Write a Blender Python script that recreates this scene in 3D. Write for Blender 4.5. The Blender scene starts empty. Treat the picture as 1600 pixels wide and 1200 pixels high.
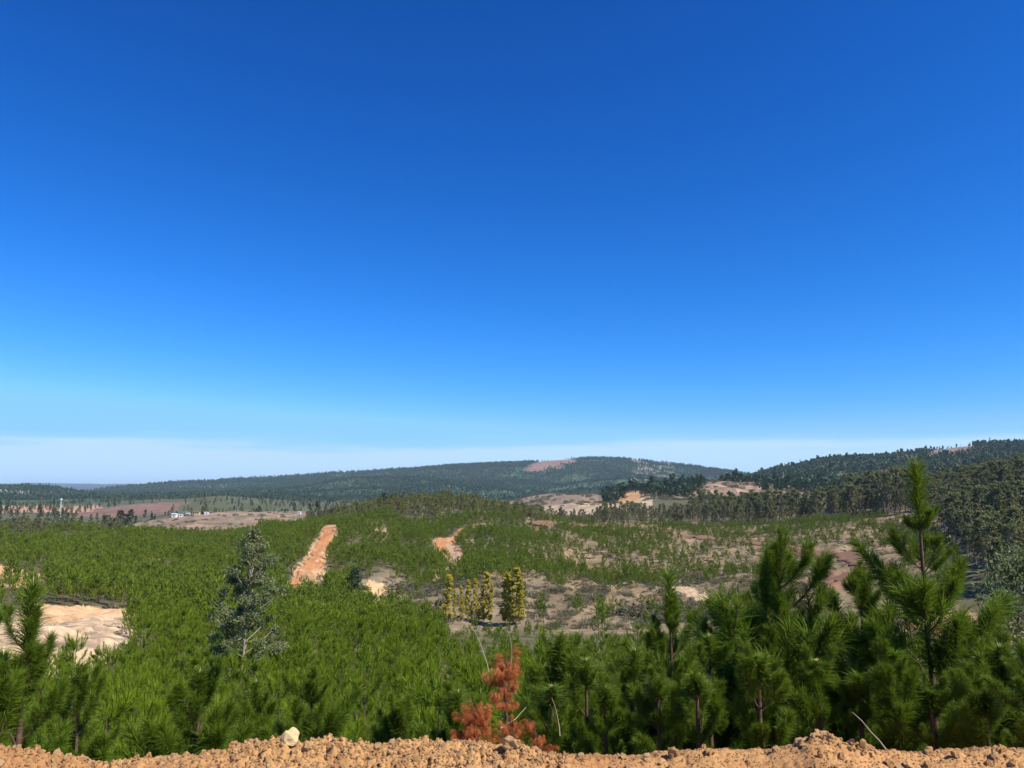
import bpy, math, random
import numpy as np
from mathutils import Vector, Matrix, Euler

# ------------------------------------------------------------------ camera
scene = bpy.context.scene
COL = scene.collection
R = math.radians
ZC = 60.0                                   # eye height above the datum
F = 1202.0                                  # focal length in pixels of the 1600 px photo
TH = math.atan(165.0 / F)                   # camera pitched up a little
cam_d = bpy.data.cameras.new('camera')
cam = bpy.data.objects.new('camera', cam_d)
COL.objects.link(cam)
cam_d.sensor_width = 36.0
cam_d.lens = 36.0 * F / 1600.0
cam_d.clip_start = 0.1
cam_d.clip_end = 80000.0
cam.location = (0, 0, ZC)
cam.rotation_euler = (math.pi / 2 + TH, 0, 0)
scene.camera = cam

# ------------------------------------------------------------------ light
SUN_EL, SUN_AZ = R(49), R(122)              # azimuth clockwise from the view direction (+Y)
world = bpy.data.worlds.new('World')
scene.world = world
world.use_nodes = True
wt = world.node_tree
wt.nodes.clear()
wn = wt.nodes.new
sky = wn('ShaderNodeTexSky')
sky.sky_type = 'NISHITA'
sky.sun_disc = False
sky.sun_elevation = SUN_EL
sky.sun_rotation = SUN_AZ
sky.altitude = 300
sky.air_density = 1.0
sky.dust_density = 0.25
sky.ozone_density = 2.0
sep = wn('ShaderNodeSeparateColor')
comb = wn('ShaderNodeCombineColor')
wt.links.new(sky.outputs[0], sep.inputs[0])
SKY_GRADE = [(0.034, 2.9), (0.44, 1.5), (1.17, 1.25)]      # (gain, power) per channel: the camera's rendering of the sky
for i, (g, p) in enumerate(SKY_GRADE):
    a = wn('ShaderNodeMath'); a.operation = 'POWER'; a.inputs[1].default_value = p
    b = wn('ShaderNodeMath'); b.operation = 'MULTIPLY'; b.inputs[1].default_value = g
    cl = wn('ShaderNodeMath'); cl.operation = 'MINIMUM'; cl.inputs[1].default_value = (4.5, 6.1, 6.6)[i]
    wt.links.new(sep.outputs[i], cl.inputs[0]); wt.links.new(cl.outputs[0], a.inputs[0]); wt.links.new(a.outputs[0], b.inputs[0]); wt.links.new(b.outputs[0], comb.inputs[i])
# thin cirrus sheet low over the horizon
tc = wn('ShaderNodeTexCoord')
sx = wn('ShaderNodeSeparateXYZ'); wt.links.new(tc.outputs['Generated'], sx.inputs[0])
mp = wn('ShaderNodeMapping'); mp.inputs['Scale'].default_value = (2.2, 2.2, 30.0)
wt.links.new(tc.outputs['Generated'], mp.inputs[0])
nz = wn('ShaderNodeTexNoise'); nz.inputs['Scale'].default_value = 1.6; nz.inputs['Detail'].default_value = 5.0
wt.links.new(mp.outputs[0], nz.inputs['Vector'])
nadd = wn('ShaderNodeMath'); nadd.operation = 'MULTIPLY_ADD'
wt.links.new(nz.outputs['Fac'], nadd.inputs[0]); nadd.inputs[1].default_value = 0.040
wt.links.new(sx.outputs['Z'], nadd.inputs[2])
ramp = wn('ShaderNodeValToRGB')
wt.links.new(nadd.outputs[0], ramp.inputs[0])
e = ramp.color_ramp.elements
e[0].position = 0.0; e[0].color = (0.6, 0.6, 0.6, 1)
e[1].position = 0.055; e[1].color = (0.58, 0.58, 0.58, 1)
for pos, v in ((0.072, 0.56), (0.0765, 0.20), (0.088, 0.05), (0.12, 0.0)):
    q = e.new(pos); q.color = (v, v, v, 1)
mix = wn('ShaderNodeMix'); mix.data_type = 'RGBA'
wt.links.new(ramp.outputs[0], mix.inputs[0]); wt.links.new(comb.outputs[0], mix.inputs[6])
mix.inputs[7].default_value = (7.6, 9.3, 11.2, 1)
bg = wn('ShaderNodeBackground'); bg.inputs['Strength'].default_value = 0.073
wt.links.new(mix.outputs[2], bg.inputs['Color'])
wo = wn('ShaderNodeOutputWorld'); wt.links.new(bg.outputs[0], wo.inputs[0])

sun_d = bpy.data.lights.new('sun', 'SUN')
sun_d.energy = 5.0
sun_d.angle = R(0.53)
sun_d.color = (1.0, 0.95, 0.87)
sun = bpy.data.objects.new('sun', sun_d)
COL.objects.link(sun)
sdir = Vector((math.sin(SUN_AZ) * math.cos(SUN_EL), math.cos(SUN_AZ) * math.cos(SUN_EL), math.sin(SUN_EL)))
sun.rotation_euler = sdir.to_track_quat('Z', 'Y').to_euler()
sun.location = (0, 0, ZC + 50)

scene.view_settings.view_transform = 'Standard'
scene.view_settings.look = 'None'
scene.view_settings.exposure = 0.45
scene.view_settings.gamma = 1.0
scene.cycles.max_bounces = 6
scene.cycles.diffuse_bounces = 3
scene.cycles.glossy_bounces = 2
scene.cycles.transmission_bounces = 3
scene.cycles.transparent_max_bounces = 4
scene.cycles.volume_bounces = 0

# ------------------------------------------------------------------ helpers
def hash2(ix, iy, seed):
    h = (ix.astype(np.int64) * 374761393 + iy.astype(np.int64) * 668265263 + seed * 974634533) & 0xFFFFFFFF
    h = ((h ^ (h >> 13)) * 1274126177) & 0xFFFFFFFF
    h = (h ^ (h >> 16)) & 0xFFFFFF
    return h / float(0xFFFFFF)

def vnoise(x, y, seed=0):
    x = np.asarray(x, float); y = np.asarray(y, float)
    ix = np.floor(x); iy = np.floor(y)
    fx = x - ix; fy = y - iy
    u = fx * fx * fx * (fx * (fx * 6 - 15) + 10); v = fy * fy * fy * (fy * (fy * 6 - 15) + 10)
    a = hash2(ix, iy, seed); b = hash2(ix + 1, iy, seed); c = hash2(ix, iy + 1, seed); d = hash2(ix + 1, iy + 1, seed)
    return ((a * (1 - u) + b * u) * (1 - v) + (c * (1 - u) + d * u) * v) * 2 - 1

def fbm(x, y, seed=0, n=4):
    s = 0; a = 1.0; t = 0
    for k in range(n):
        s = s + a * vnoise(x * 2 ** k + 17.3 * k, y * 2 ** k - 9.1 * k, seed + k); t += a; a *= 0.5
    return s / t

def sstep(a, b, x):
    t = np.clip((x - a) / (b - a), 0, 1)
    return t * t * (3 - 2 * t)

def mesh_np(name, V, faces, mats=(), smooth=False, attrs=None, mat_idx=None):
    """faces: list of int arrays (n,k), all corners given; links nothing."""
    me = bpy.data.meshes.new(name)
    V = np.asarray(V, np.float32)
    me.vertices.add(len(V)); me.vertices.foreach_set('co', V.ravel())
    faces = [np.asarray(f, np.int32) for f in faces if len(f)]
    loops = np.concatenate([f.ravel() for f in faces])
    tot = np.concatenate([np.full(len(f), f.shape[1], np.int32) for f in faces])
    start = np.concatenate([[0], np.cumsum(tot)[:-1]]).astype(np.int32)
    me.loops.add(len(loops)); me.loops.foreach_set('vertex_index', loops)
    me.polygons.add(len(tot)); me.polygons.foreach_set('loop_start', start); me.polygons.foreach_set('loop_total', tot)
    if mat_idx is not None:
        me.polygons.foreach_set('material_index', np.asarray(mat_idx, np.int32))
    me.polygons.foreach_set('use_smooth', np.full(len(tot), smooth, bool))
    for m in mats:
        me.materials.append(m)
    me.update(calc_edges=True)
    for k, a in (attrs or {}).items():
        a = np.asarray(a, np.float32)
        if a.ndim == 1:
            at = me.attributes.new(k, 'FLOAT', 'POINT'); at.data.foreach_set('value', a)
        elif a.shape[1] == 3:
            at = me.attributes.new(k, 'FLOAT_VECTOR', 'POINT'); at.data.foreach_set('vector', a.ravel())
        else:
            at = me.attributes.new(k, 'FLOAT_COLOR', 'POINT'); at.data.foreach_set('color', a.ravel())
    return me

def put(name, data, parent=None, loc=(0, 0, 0), rot=(0, 0, 0), scl=(1, 1, 1)):
    o = bpy.data.objects.new(name, data)
    COL.objects.link(o)
    if parent is not None:
        o.parent = parent
    o.location = loc; o.rotation_euler = rot; o.scale = scl
    return o

def tag(o, label=None, cat=None, group=None, kind=None):
    if label: o['label'] = label
    if cat: o['category'] = cat
    if group: o['group'] = group
    if kind: o['kind'] = kind
    return o

def thing(name, label, cat, loc, rz=0.0, scl=1.0, group=None):
    o = put(name, None, None, loc, (0, 0, rz), (scl, scl, scl) if np.isscalar(scl) else scl)
    o.empty_display_size = 0.2
    return tag(o, label, cat, group)

# ------------------------------------------------------------------ materials
def new_mat(name):
    m = bpy.data.materials.new(name); m.use_nodes = True
    nt = m.node_tree; nt.nodes.clear()
    out = nt.nodes.new('ShaderNodeOutputMaterial')
    return m, nt, out

def mix_col(nt, a, b, fac):
    n = nt.nodes.new('ShaderNodeMix'); n.data_type = 'RGBA'
    for s, v in ((0, fac), (6, a), (7, b)):
        if isinstance(v, bpy.types.NodeSocket): nt.links.new(v, n.inputs[s])
        elif s == 0: n.inputs[0].default_value = v
        else: n.inputs[s].default_value = (*v, 1)
    return n.outputs[2]

def foliage(name, dark, light, tip=None, trans=0.3, rough=0.55, spec=0.25):
    """leaf material: per-plant variation dark..light, young growth (attribute 'tip') has its own colour"""
    m, nt, out = new_mat(name)
    oi = nt.nodes.new('ShaderNodeObjectInfo')
    pn = nt.nodes.new('ShaderNodeTexNoise'); pn.inputs['Scale'].default_value = 0.045; pn.inputs['Detail'].default_value = 4
    nt.links.new(oi.outputs['Location'], pn.inputs['Vector'])
    pr = nt.nodes.new('ShaderNodeMapRange'); pr.inputs[1].default_value = 0.32; pr.inputs[2].default_value = 0.68
    nt.links.new(pn.outputs['Fac'], pr.inputs[0])
    av = nt.nodes.new('ShaderNodeMath'); av.operation = 'MULTIPLY_ADD'; av.inputs[1].default_value = 0.6
    hv = nt.nodes.new('ShaderNodeMath'); hv.operation = 'MULTIPLY'; hv.inputs[1].default_value = 0.4
    nt.links.new(oi.outputs['Random'], hv.inputs[0]); nt.links.new(pr.outputs[0], av.inputs[0]); nt.links.new(hv.outputs[0], av.inputs[2])
    c = mix_col(nt, dark, light, av.outputs[0])
    if tip:
        at = nt.nodes.new('ShaderNodeAttribute'); at.attribute_name = 'tip'
        c = mix_col(nt, c, tip, at.outputs['Fac'])
    p = nt.nodes.new('ShaderNodeBsdfPrincipled')
    p.inputs['Roughness'].default_value = rough
    p.inputs['Specular IOR Level'].default_value = spec
    nt.links.new(c, p.inputs['Base Color'])
    t = nt.nodes.new('ShaderNodeBsdfTranslucent')
    c2 = mix_col(nt, c, (0.16, 0.22, 0.01), 0.25)
    nt.links.new(c2, t.inputs['Color'])
    ms = nt.nodes.new('ShaderNodeMixShader'); ms.inputs[0].default_value = trans
    nt.links.new(p.outputs[0], ms.inputs[1]); nt.links.new(t.outputs[0], ms.inputs[2])
    nt.links.new(ms.outputs[0], out.inputs[0])
    return m

def solid(name, col, col2=None, scale=8.0, rough=0.9, bump=0.0, rnd=None, spec=0.2):
    m, nt, out = new_mat(name)
    p = nt.nodes.new('ShaderNodeBsdfPrincipled'); p.inputs['Roughness'].default_value = rough
    p.inputs['Specular IOR Level'].default_value = spec
    tcn = nt.nodes.new('ShaderNodeTexCoord')
    n = nt.nodes.new('ShaderNodeTexNoise'); n.inputs['Scale'].default_value = scale; n.inputs['Detail'].default_value = 6
    nt.links.new(tcn.outputs['Object'], n.inputs['Vector'])
    cr = nt.nodes.new('ShaderNodeMapRange'); cr.inputs[1].default_value = 0.3; cr.inputs[2].default_value = 0.7
    nt.links.new(n.outputs['Fac'], cr.inputs[0])
    c = mix_col(nt, col, col2 or tuple(0.7 * v for v in col), cr.outputs[0])
    if rnd:
        oi = nt.nodes.new('ShaderNodeObjectInfo')
        c = mix_col(nt, c, rnd, oi.outputs['Random'])
    nt.links.new(c, p.inputs['Base Color'])
    if bump:
        b = nt.nodes.new('ShaderNodeBump'); b.inputs['Strength'].default_value = bump; b.inputs['Distance'].default_value = 0.02
        nt.links.new(n.outputs['Fac'], b.inputs['Height']); nt.links.new(b.outputs[0], p.inputs['Normal'])
    nt.links.new(p.outputs[0], out.inputs[0])
    return m

M = {}
M['needle'] = foliage('pine_needles', (0.075, 0.140, 0.012), (0.135, 0.205, 0.015), tip=(0.18, 0.25, 0.02), trans=0.42, rough=0.5, spec=0.18)
M['needle_light'] = foliage('pine_needles_light', (0.10, 0.17, 0.012), (0.15, 0.215, 0.014), tip=(0.19, 0.26, 0.02), trans=0.38, rough=0.45, spec=0.3)
M['pine_mid'] = foliage('plantation_needles', (0.042, 0.092, 0.007), (0.115, 0.180, 0.008), tip=(0.20, 0.275, 0.012), trans=0.24, rough=0.5, spec=0.2)
M['pine_far'] = foliage('hillside_pine_needles', (0.028, 0.068, 0.009), (0.125, 0.178, 0.010), tip=(0.18, 0.235, 0.014), trans=0.22)
M['euc'] = foliage('eucalyptus_leaves', (0.115, 0.130, 0.052), (0.20, 0.20, 0.075), tip=(0.24, 0.235, 0.095), trans=0.36)
M['euc_near'] = foliage('silvery_eucalyptus_leaves', (0.115, 0.145, 0.05), (0.13, 0.16, 0.06), tip=(0.34, 0.35, 0.17), trans=0.4, rough=0.6, spec=0.1)
M['poplar'] = foliage('yellow_poplar_leaves', (0.60, 0.47, 0.04), (0.68, 0.55, 0.05), tip=(0.62, 0.54, 0.05), trans=0.48)
M['shrub'] = foliage('grey_shrub_leaves', (0.075, 0.085, 0.038), (0.15, 0.13, 0.075), tip=(0.16, 0.15, 0.08), trans=0.15)
M['dark_tree'] = foliage('dark_conifer_leaves', (0.022, 0.042, 0.018), (0.035, 0.060, 0.022), tip=(0.05, 0.08, 0.03), trans=0.15)
M['forest'] = foliage('far_forest_leaves', (0.024, 0.056, 0.028), (0.070, 0.110, 0.045), trans=0.15)
M['dead'] = foliage('dead_pine_needles', (0.43, 0.08, 0.02), (0.56, 0.135, 0.028), tip=(0.58, 0.26, 0.08), trans=0.25, rough=0.6)
M['bark'] = solid('pine_bark', (0.16, 0.095, 0.06), (0.08, 0.05, 0.035), 30, 0.9, 0.5)
M['pale_bark'] = solid('pale_bark', (0.38, 0.32, 0.26), (0.20, 0.16, 0.12), 6, 0.85, 0.3)
M['stick'] = solid('weathered_stick', (0.42, 0.34, 0.22), (0.28, 0.22, 0.14), 20, 0.85, 0.2)
M['bud'] = solid('pine_bud', (0.50, 0.40, 0.20), (0.36, 0.26, 0.12), 60, 0.7)
M['clod'] = solid('dirt_clod', (0.50, 0.275, 0.104), (0.36, 0.17, 0.062), 22, 0.95, 0.6, rnd=(0.55, 0.345, 0.16))
M['yellow_rock'] = solid('pale_yellow_rock', (0.68, 0.52, 0.25), (0.58, 0.41, 0.2), 16, 0.9, 0.5)
M['white_wall'] = solid('white_paint', (0.8, 0.8, 0.78), (0.72, 0.72, 0.7), 2, 0.7)
M['tan_wall'] = solid('tan_plaster', (0.55, 0.42, 0.28), (0.45, 0.33, 0.22), 2, 0.8)
M['tin_roof'] = solid('tin_roof', (0.62, 0.62, 0.62), (0.5, 0.5, 0.5), 2, 0.5)
M['brown_roof'] = solid('brown_roof', (0.22, 0.12, 0.07), (0.16, 0.09, 0.05), 2, 0.8)
M['dark_opening'] = solid('dark_opening', (0.03, 0.03, 0.035), None, 2, 0.4)
M['steel'] = solid('galvanised_steel', (0.7, 0.7, 0.7), (0.6, 0.6, 0.6), 2, 0.5)

# ------------------------------------------------------------------ terrain
def slope_of(px, py):
    X = (np.asarray(px, float) - 800) / F; u = (600 - np.asarray(py, float)) / F
    fw = math.cos(TH) - u * math.sin(TH); up = math.sin(TH) + u * math.cos(TH)
    return up / np.sqrt(X * X + fw * fw)

def project(x, y, z):
    """world -> photo pixel (1600 wide)"""
    zz = z - ZC
    fw = y * math.cos(TH) + zz * math.sin(TH); up = -y * math.sin(TH) + zz * math.cos(TH)
    fw = np.maximum(fw, 0.01)
    return 800 + F * x / fw, 600 - F * up / fw

CREST_MAIN = [(-300, 776), (60, 776), (130, 773), (180, 765), (240, 760), (295, 754), (330, 755), (350, 752), (400, 748), (450, 744), (500, 740), (550, 735), (600, 733), (650, 729), (700, 725), (750, 722), (800, 720), (850, 720), (900, 716), (950, 714), (1000, 716), (1050, 721), (1100, 727), (1150, 735), (1190, 744), (1250, 752), (1400, 760), (1900, 760)]
CREST_RIGHT = [(-300, 785), (0, 785), (200, 781), (400, 783), (600, 785), (800, 784), (1000, 780), (1100, 774), (1150, 762), (1175, 750), (1190, 744), (1215, 736), (1250, 728), (1285, 719), (1310, 714), (1350, 715), (1400, 712), (1450, 703), (1500, 696), (1530, 693), (1600, 694), (1700, 692), (1900, 690)]
DRY_HILL = [(-300, 806), (0, 804), (150, 806), (250, 803), (400, 806), (700, 806), (740, 800), (780, 789), (800, 783), (830, 774), (870, 770), (930, 769), (945, 774), (960, 768), (1000, 761), (1050, 757), (1090, 754), (1120, 753), (1160, 755), (1200, 760), (1250, 763), (1300, 768), (1400, 768), (1500, 752), (1600, 745), (1900, 740)]
BROWN_HILL = [(-300, 826), (0, 826), (100, 834), (170, 831), (200, 823), (240, 813), (270, 805), (300, 802), (340, 799), (380, 797), (430, 798), (470, 799), (500, 801), (520, 806), (560, 812), (700, 814), (800, 803), (1000, 806), (1100, 808), (1200, 806), (1300, 802), (1400, 785), (1500, 765), (1600, 750), (1900, 735)]
TAB = {
    70: [(0, 988), (200, 1003), (400, 1000), (600, 1006), (700, 1026), (800, 1032), (1000, 1032), (1300, 1028), (1600, 1000)],
    100: [(0, 955), (200, 966), (400, 975), (600, 985), (700, 1003), (800, 1010), (1000, 1010), (1300, 1005), (1600, 985)],
    130: [(0, 930), (200, 938), (400, 957), (600, 968), (700, 984), (800, 990), (1000, 990), (1200, 982), (1400, 968), (1600, 950)],
    170: [(0, 905), (200, 907), (400, 930), (470, 915), (600, 925), (700, 940), (800, 945), (900, 957), (1000, 960), (1100, 957), (1200, 948), (1300, 938), (1400, 932), (1500, 925), (1600, 915)],
    220: [(0, 880), (300, 882), (400, 897), (500, 885), (600, 880), (700, 893), (800, 903), (900, 920), (1100, 927), (1200, 918), (1300, 905), (1400, 900), (1500, 890), (1600, 870)],
    280: [(0, 860), (300, 862), (400, 866), (500, 850), (600, 842), (700, 855), (800, 866), (900, 880), (1000, 892), (1100, 890), (1200, 885), (1300, 872), (1400, 868), (1500, 850), (1600, 825)],
    350: [(0, 846), (300, 848), (400, 843), (500, 825), (600, 814), (700, 826), (800, 836), (900, 850), (1000, 858), (1100, 857), (1200, 855), (1300, 845), (1400, 842), (1500, 815), (1600, 795)],
    450: [(0, 838), (300, 840), (400, 840), (500, 823), (550, 806), (610, 787), (680, 781), (740, 785), (785, 797), (825, 810), (900, 818), (1000, 826), (1100, 826), (1200, 826), (1300, 822), (1400, 812), (1500, 785), (1600, 765)],
    600: BROWN_HILL,
    800: [(0, 814), (200, 822), (300, 815), (400, 812), (500, 812), (700, 812), (800, 797), (900, 797), (1000, 788), (1100, 785), (1300, 785), (1400, 772), (1500, 758), (1600, 748)],
    1050: DRY_HILL,
    1600: [(0, 796), (150, 793), (220, 787), (290, 784), (340, 776), (400, 779), (500, 787), (600, 790), (800, 790), (1000, 782), (1100, 778), (1200, 758), (1300, 745), (1400, 740), (1600, 725)],
    2400: CREST_RIGHT,
    3500: [(0, 768), (60, 766), (100, 771), (150, 778), (250, 776), (380, 772), (440, 768), (500, 759), (570, 752), (650, 750), (740, 754), (800, 762), (850, 765), (900, 756), (950, 748), (1020, 752), (1100, 757), (1200, 765), (1400, 760), (1600, 755)],
    4000: [(0, 773), (250, 777), (380, 772), (440, 770), (500, 764), (570, 759), (650, 756), (740, 757), (800, 755), (850, 756), (900, 752), (950, 745), (1020, 748), (1100, 752), (1200, 763), (1400, 760), (1600, 755)],
    5000: CREST_MAIN,
    7500: [(-300, 775), (100, 775), (300, 768), (950, 748), (1200, 765), (1600, 766)],
    15000: [(-300, 757), (0, 756), (50, 755), (100, 757), (150, 756), (200, 754), (230, 755), (260, 757), (400, 760), (1600, 760)],
    26000: [(0, 764), (1600, 764)],
}
NEAR = [(0.4, -1.6), (3.3, -1.6), (4.2, -1.62), (5, -1.75), (6, -2.2), (8, -3.7), (12, -5.6), (20, -7.9), (35, -10.3), (50, -12.2)]
PXC = np.linspace(-300, 1900, 221)
LOGD = np.linspace(math.log(0.4), math.log(26000), 900)
def _table():
    ds = [d for d, z in NEAR] + sorted(TAB)
    rows = [np.full(len(PXC), z / d) for d, z in NEAR]
    for d in sorted(TAB):
        k = TAB[d]
        rows.append(slope_of(PXC, np.interp(PXC, [a for a, b in k], [b for a, b in k])))
    rows = np.array(rows)
    lds = np.log(ds)
    S = np.array([np.interp(LOGD, lds, rows[:, j]) for j in range(len(PXC))])      # (px, logd)
    def gauss(A, sig, ax):
        n = int(3 * sig) + 1; k = np.exp(-0.5 * (np.arange(-n, n + 1) / sig) ** 2); k /= k.sum()
        return np.apply_along_axis(lambda v: np.convolve(np.pad(v, n, mode='edge'), k, 'valid'), ax, A)
    S = gauss(S, 4.0, 1)
    # crests stay crisp sideways far away, wide undulations near
    S1 = gauss(S, 1.0, 0); S2 = gauss(S, 5.0, 0)
    w = sstep(math.log(450), math.log(900), LOGD)[None, :]
    return S1 * w + S2 * (1 - w)
SLOPE = _table()
PXN = len(PXC); LDN = len(LOGD)

def height(x, y):
    x = np.asarray(x, float); y = np.asarray(y, float)
    d = np.maximum(np.hypot(x, y), 0.41)
    az = np.arctan2(x, y)
    azc = np.clip(az, R(-40), R(40))
    px = np.clip(800 + F * np.tan(azc) / math.cos(TH), -299, 1899)
    a = (px - PXC[0]) / (PXC[-1] - PXC[0]) * (PXN - 1); b = (np.log(np.minimum(d, 25900)) - LOGD[0]) / (LOGD[-1] - LOGD[0]) * (LDN - 1)
    i = np.clip(a.astype(int), 0, PXN - 2); j = np.clip(b.astype(int), 0, LDN - 2)
    fa = a - i; fb = np.clip(b - j, 0, 1)
    s = (SLOPE[i, j] * (1 - fa) + SLOPE[i + 1, j] * fa) * (1 - fb) + (SLOPE[i, j + 1] * (1 - fa) + SLOPE[i + 1, j + 1] * fa) * fb
    z = s * d
    back = sstep(R(60), R(105), np.abs(az))
    z = z * (1 - back) + (-1.6) * back
    # relief at the scales that suit the distance
    n = 0
    for k, lam in enumerate((3.5, 8, 18, 40, 90, 200, 450, 1000)):
        w = sstep(0.012, 0.035, lam / d) * (1 - sstep(0.12, 0.3, lam / d))
        amp = 0.03 if lam < 100 else 0.022
        r = vnoise(x / lam + 3.7 * k, y / lam + 1.9 * k, 40 + k)
        amp = amp * (1 + 1.3 * sstep(2200, 2800, d) * (1 - sstep(4300, 4800, d)) * (lam > 150))
        amp = amp * (1 + 0.9 * sstep(85, 130, d) * (1 - sstep(380, 480, d)))
        n = n + w * amp * lam * (r if k % 2 else (1 - 2 * np.abs(r)) * 0.8)
    z = z + n * sstep(6, 16, d)
    wr = sstep(125, 190, d) * (1 - sstep(360, 440, d))
    warp = 12 * vnoise(x / 60, y / 60, 55)
    g1 = 1 - 2 * np.abs(vnoise((x + warp + 0.15 * y) / 34, (y + warp) / 190, 56))
    g2 = 1 - 2 * np.abs(vnoise((x - warp) / 15, y / 90, 57))
    z = z + wr * (2.5 * g1 + 0.9 * g2 - 0.5)
    return z + ZC

def H1(x, y):
    return float(height(np.array([x]), np.array([y]))[0])

def hit(px, py, dlo=8.0, dhi=24000.0):
    """first point of the terrain seen at a photo pixel beyond dlo"""
    ds = np.exp(np.linspace(math.log(dlo), math.log(dhi), 500))
    X = (px - 800) / F; u = (600 - py) / F
    fw = math.cos(TH) - u * math.sin(TH)
    h = math.hypot(X, fw)
    x = X / h * ds; y = fw / h * ds
    z = height(x, y)
    ray = ZC + slope_of(px, py) * ds
    k = np.argmax(z >= ray) if np.any(z >= ray) else int(np.argmin(ray - z))
    return x[k], y[k], z[k]

def spot(px, d):
    """ground point at distance d in the direction of photo column px"""
    az = math.atan((px - 800) / F * math.cos(TH))
    x, y = math.sin(az) * d, math.cos(az) * d
    return x, y, H1(x, y)

def onoise(x, y, d, k, seed, n):
    """noise whose wavelength follows the distance in whole octaves"""
    L = 2.0 ** np.round(np.log2(np.maximum(d, 1.0) * k))
    return fbm(x / L, y / L, seed, n)

def inside(px, py, poly):
    r = np.zeros(px.shape, bool)
    n = len(poly)
    for k in range(n):
        x0, y0 = poly[k]; x1, y1 = poly[(k + 1) % n]
        c = ((y0 > py) != (y1 > py))
        with np.errstate(divide='ignore', invalid='ignore'):
            xi = (x1 - x0) * (py - y0) / (y1 - y0 + 1e-12) + x0
        r ^= c & (px < xi)
    return r

# roads: (photo knots along the centre line, width in metres, distance range)
ROADS = [
    ('dirt_road', [(466, 916), (488, 886), (506, 850), (513, 834), (515, 824)], 4.4, (110, 420), 'orange'),
    ('dirt_road', [(700, 866), (690, 850), (700, 842), (722, 833), (756, 822)], 6.5, (200, 500), 'orange'),
    ('dirt_track', [(700, 850), (712, 868), (716, 876), (700, 892), (692, 905)], 3.2, (150, 400), 'pale'),
    ('dirt_road', [(838, 822), (900, 821), (960, 823), (1010, 829), (1100, 840), (1200, 853), (1290, 864), (1340, 874), (1362, 888), (1340, 900), (1300, 908), (1255, 916)], 8.0, (180, 520), 'brown'),
    ('dirt_road', [(1440, 975), (1500, 992), (1560, 1002), (1640, 1010)], 3.0, (60, 140), 'orange'),
]
ROAD_PTS = []
for nm, kn, wd, (dl, dh), c in ROADS:
    P = np.array([hit(a, b, dl, dh) for a, b in kn])
    t = np.concatenate([[0], np.cumsum(np.hypot(*(np.diff(P[:, :2], axis=0).T)))])
    s = np.arange(0, t[-1], 1.5)
    x = np.interp(s, t, P[:, 0]); y = np.interp(s, t, P[:, 1])
    for _ in range(2):
        k = np.ones(7) / 7
        xs = np.convolve(np.pad(x, 3, mode='edge'), k, 'valid'); ys = np.convolve(np.pad(y, 3, mode='edge'), k, 'valid')
        xs[0], ys[0], xs[-1], ys[-1] = x[0], y[0], x[-1], y[-1]; x, y = xs, ys
    ROAD_PTS.append((x, y, wd))

def road_dist(x, y):
    """distance beyond the road edge, negative on the road"""
    best = np.full(x.shape, 1e9)
    for rx, ry, wd in ROAD_PTS:
        bb = (x > rx.min() - 15) & (x < rx.max() + 15) & (y > ry.min() - 15) & (y < ry.max() + 15)
        if not bb.any(): continue
        xx, yy = x[bb], y[bb]
        m = np.full(xx.shape, 1e9)
        for a, b in zip(rx[::2], ry[::2]):
            m = np.minimum(m, np.hypot(xx - a, yy - b))
        best[bb] = np.minimum(best[bb], m - wd / 2)
    return best

# land cover patches seen in the photo (photo outline on the ground, distance range)
CLEARING = [(-60, 962), (60, 950), (190, 952), (212, 962), (208, 990), (180, 1030), (140, 1060), (40, 1062), (-60, 1060)]
CLEAR_BANK = [(20, 968), (60, 945), (100, 950), (185, 948), (200, 962), (120, 968), (85, 972)]
SCAR = [(-60, 888), (20, 886), (60, 896), (68, 908), (40, 920), (-60, 916)]
BANK = [(565, 918), (580, 908), (600, 912), (612, 925), (600, 945), (585, 948), (572, 935)]
STRIPE = [(1050, 915), (1085, 918), (1120, 935), (1150, 948), (1140, 955), (1100, 940), (1060, 930)]
RIGHT_BANK = [(1455, 955), (1500, 955), (1600, 965), (1700, 980), (1700, 1005), (1560, 1000), (1480, 985)]
SMALL_BANKS = [[(335, 865), (355, 858), (375, 858), (385, 872), (350, 880), (335, 876)], [(215, 868), (245, 864), (250, 878), (220, 882)],
               [(582, 826), (608, 824), (606, 846), (590, 848)], [(500, 900), (540, 898), (545, 910), (505, 912)],
               [(730, 842), (742, 842), (740, 852), (728, 852)], [(640, 948), (690, 945), (700, 958), (645, 958)]]
VALLEY = [(552, 900), (610, 890), (660, 925), (720, 915), (850, 905), (860, 985), (700, 985), (600, 958), (555, 950)]
RED_FIELD = [(110, 806), (150, 795), (220, 787), (294, 783), (286, 792), (262, 804), (180, 810)]
CLEARCUT = [(818, 734), (832, 722), (860, 718), (908, 715), (895, 725), (878, 728), (872, 735), (862, 730), (850, 738), (828, 738)]
PATCHY = [(975, 755), (985, 735), (1000, 722), (1045, 722), (1060, 730), (1020, 745), (1000, 758)]
RIDGE_BARE = [(1450, 704), (1520, 694), (1522, 706), (1480, 712), (1455, 711)]
RIGHT_BARE = [(1298, 745), (1320, 738), (1345, 750), (1340, 768), (1310, 765)]
ORANGE_CLIFF = [(958, 792), (975, 772), (990, 764), (1003, 772), (1010, 790), (990, 795)]
YELLOW_PATCH = [(898, 796), (915, 786), (935, 788), (930, 797)]
APRON = [(1248, 918), (1275, 898), (1315, 890), (1345, 872), (1372, 885), (1365, 905), (1300, 925), (1262, 928)]
GROVE = [(1318, 800), (1335, 785), (1345, 760), (1420, 735), (1700, 690), (1750, 960), (1575, 950), (1545, 905), (1500, 862), (1455, 822), (1400, 808)]

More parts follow.
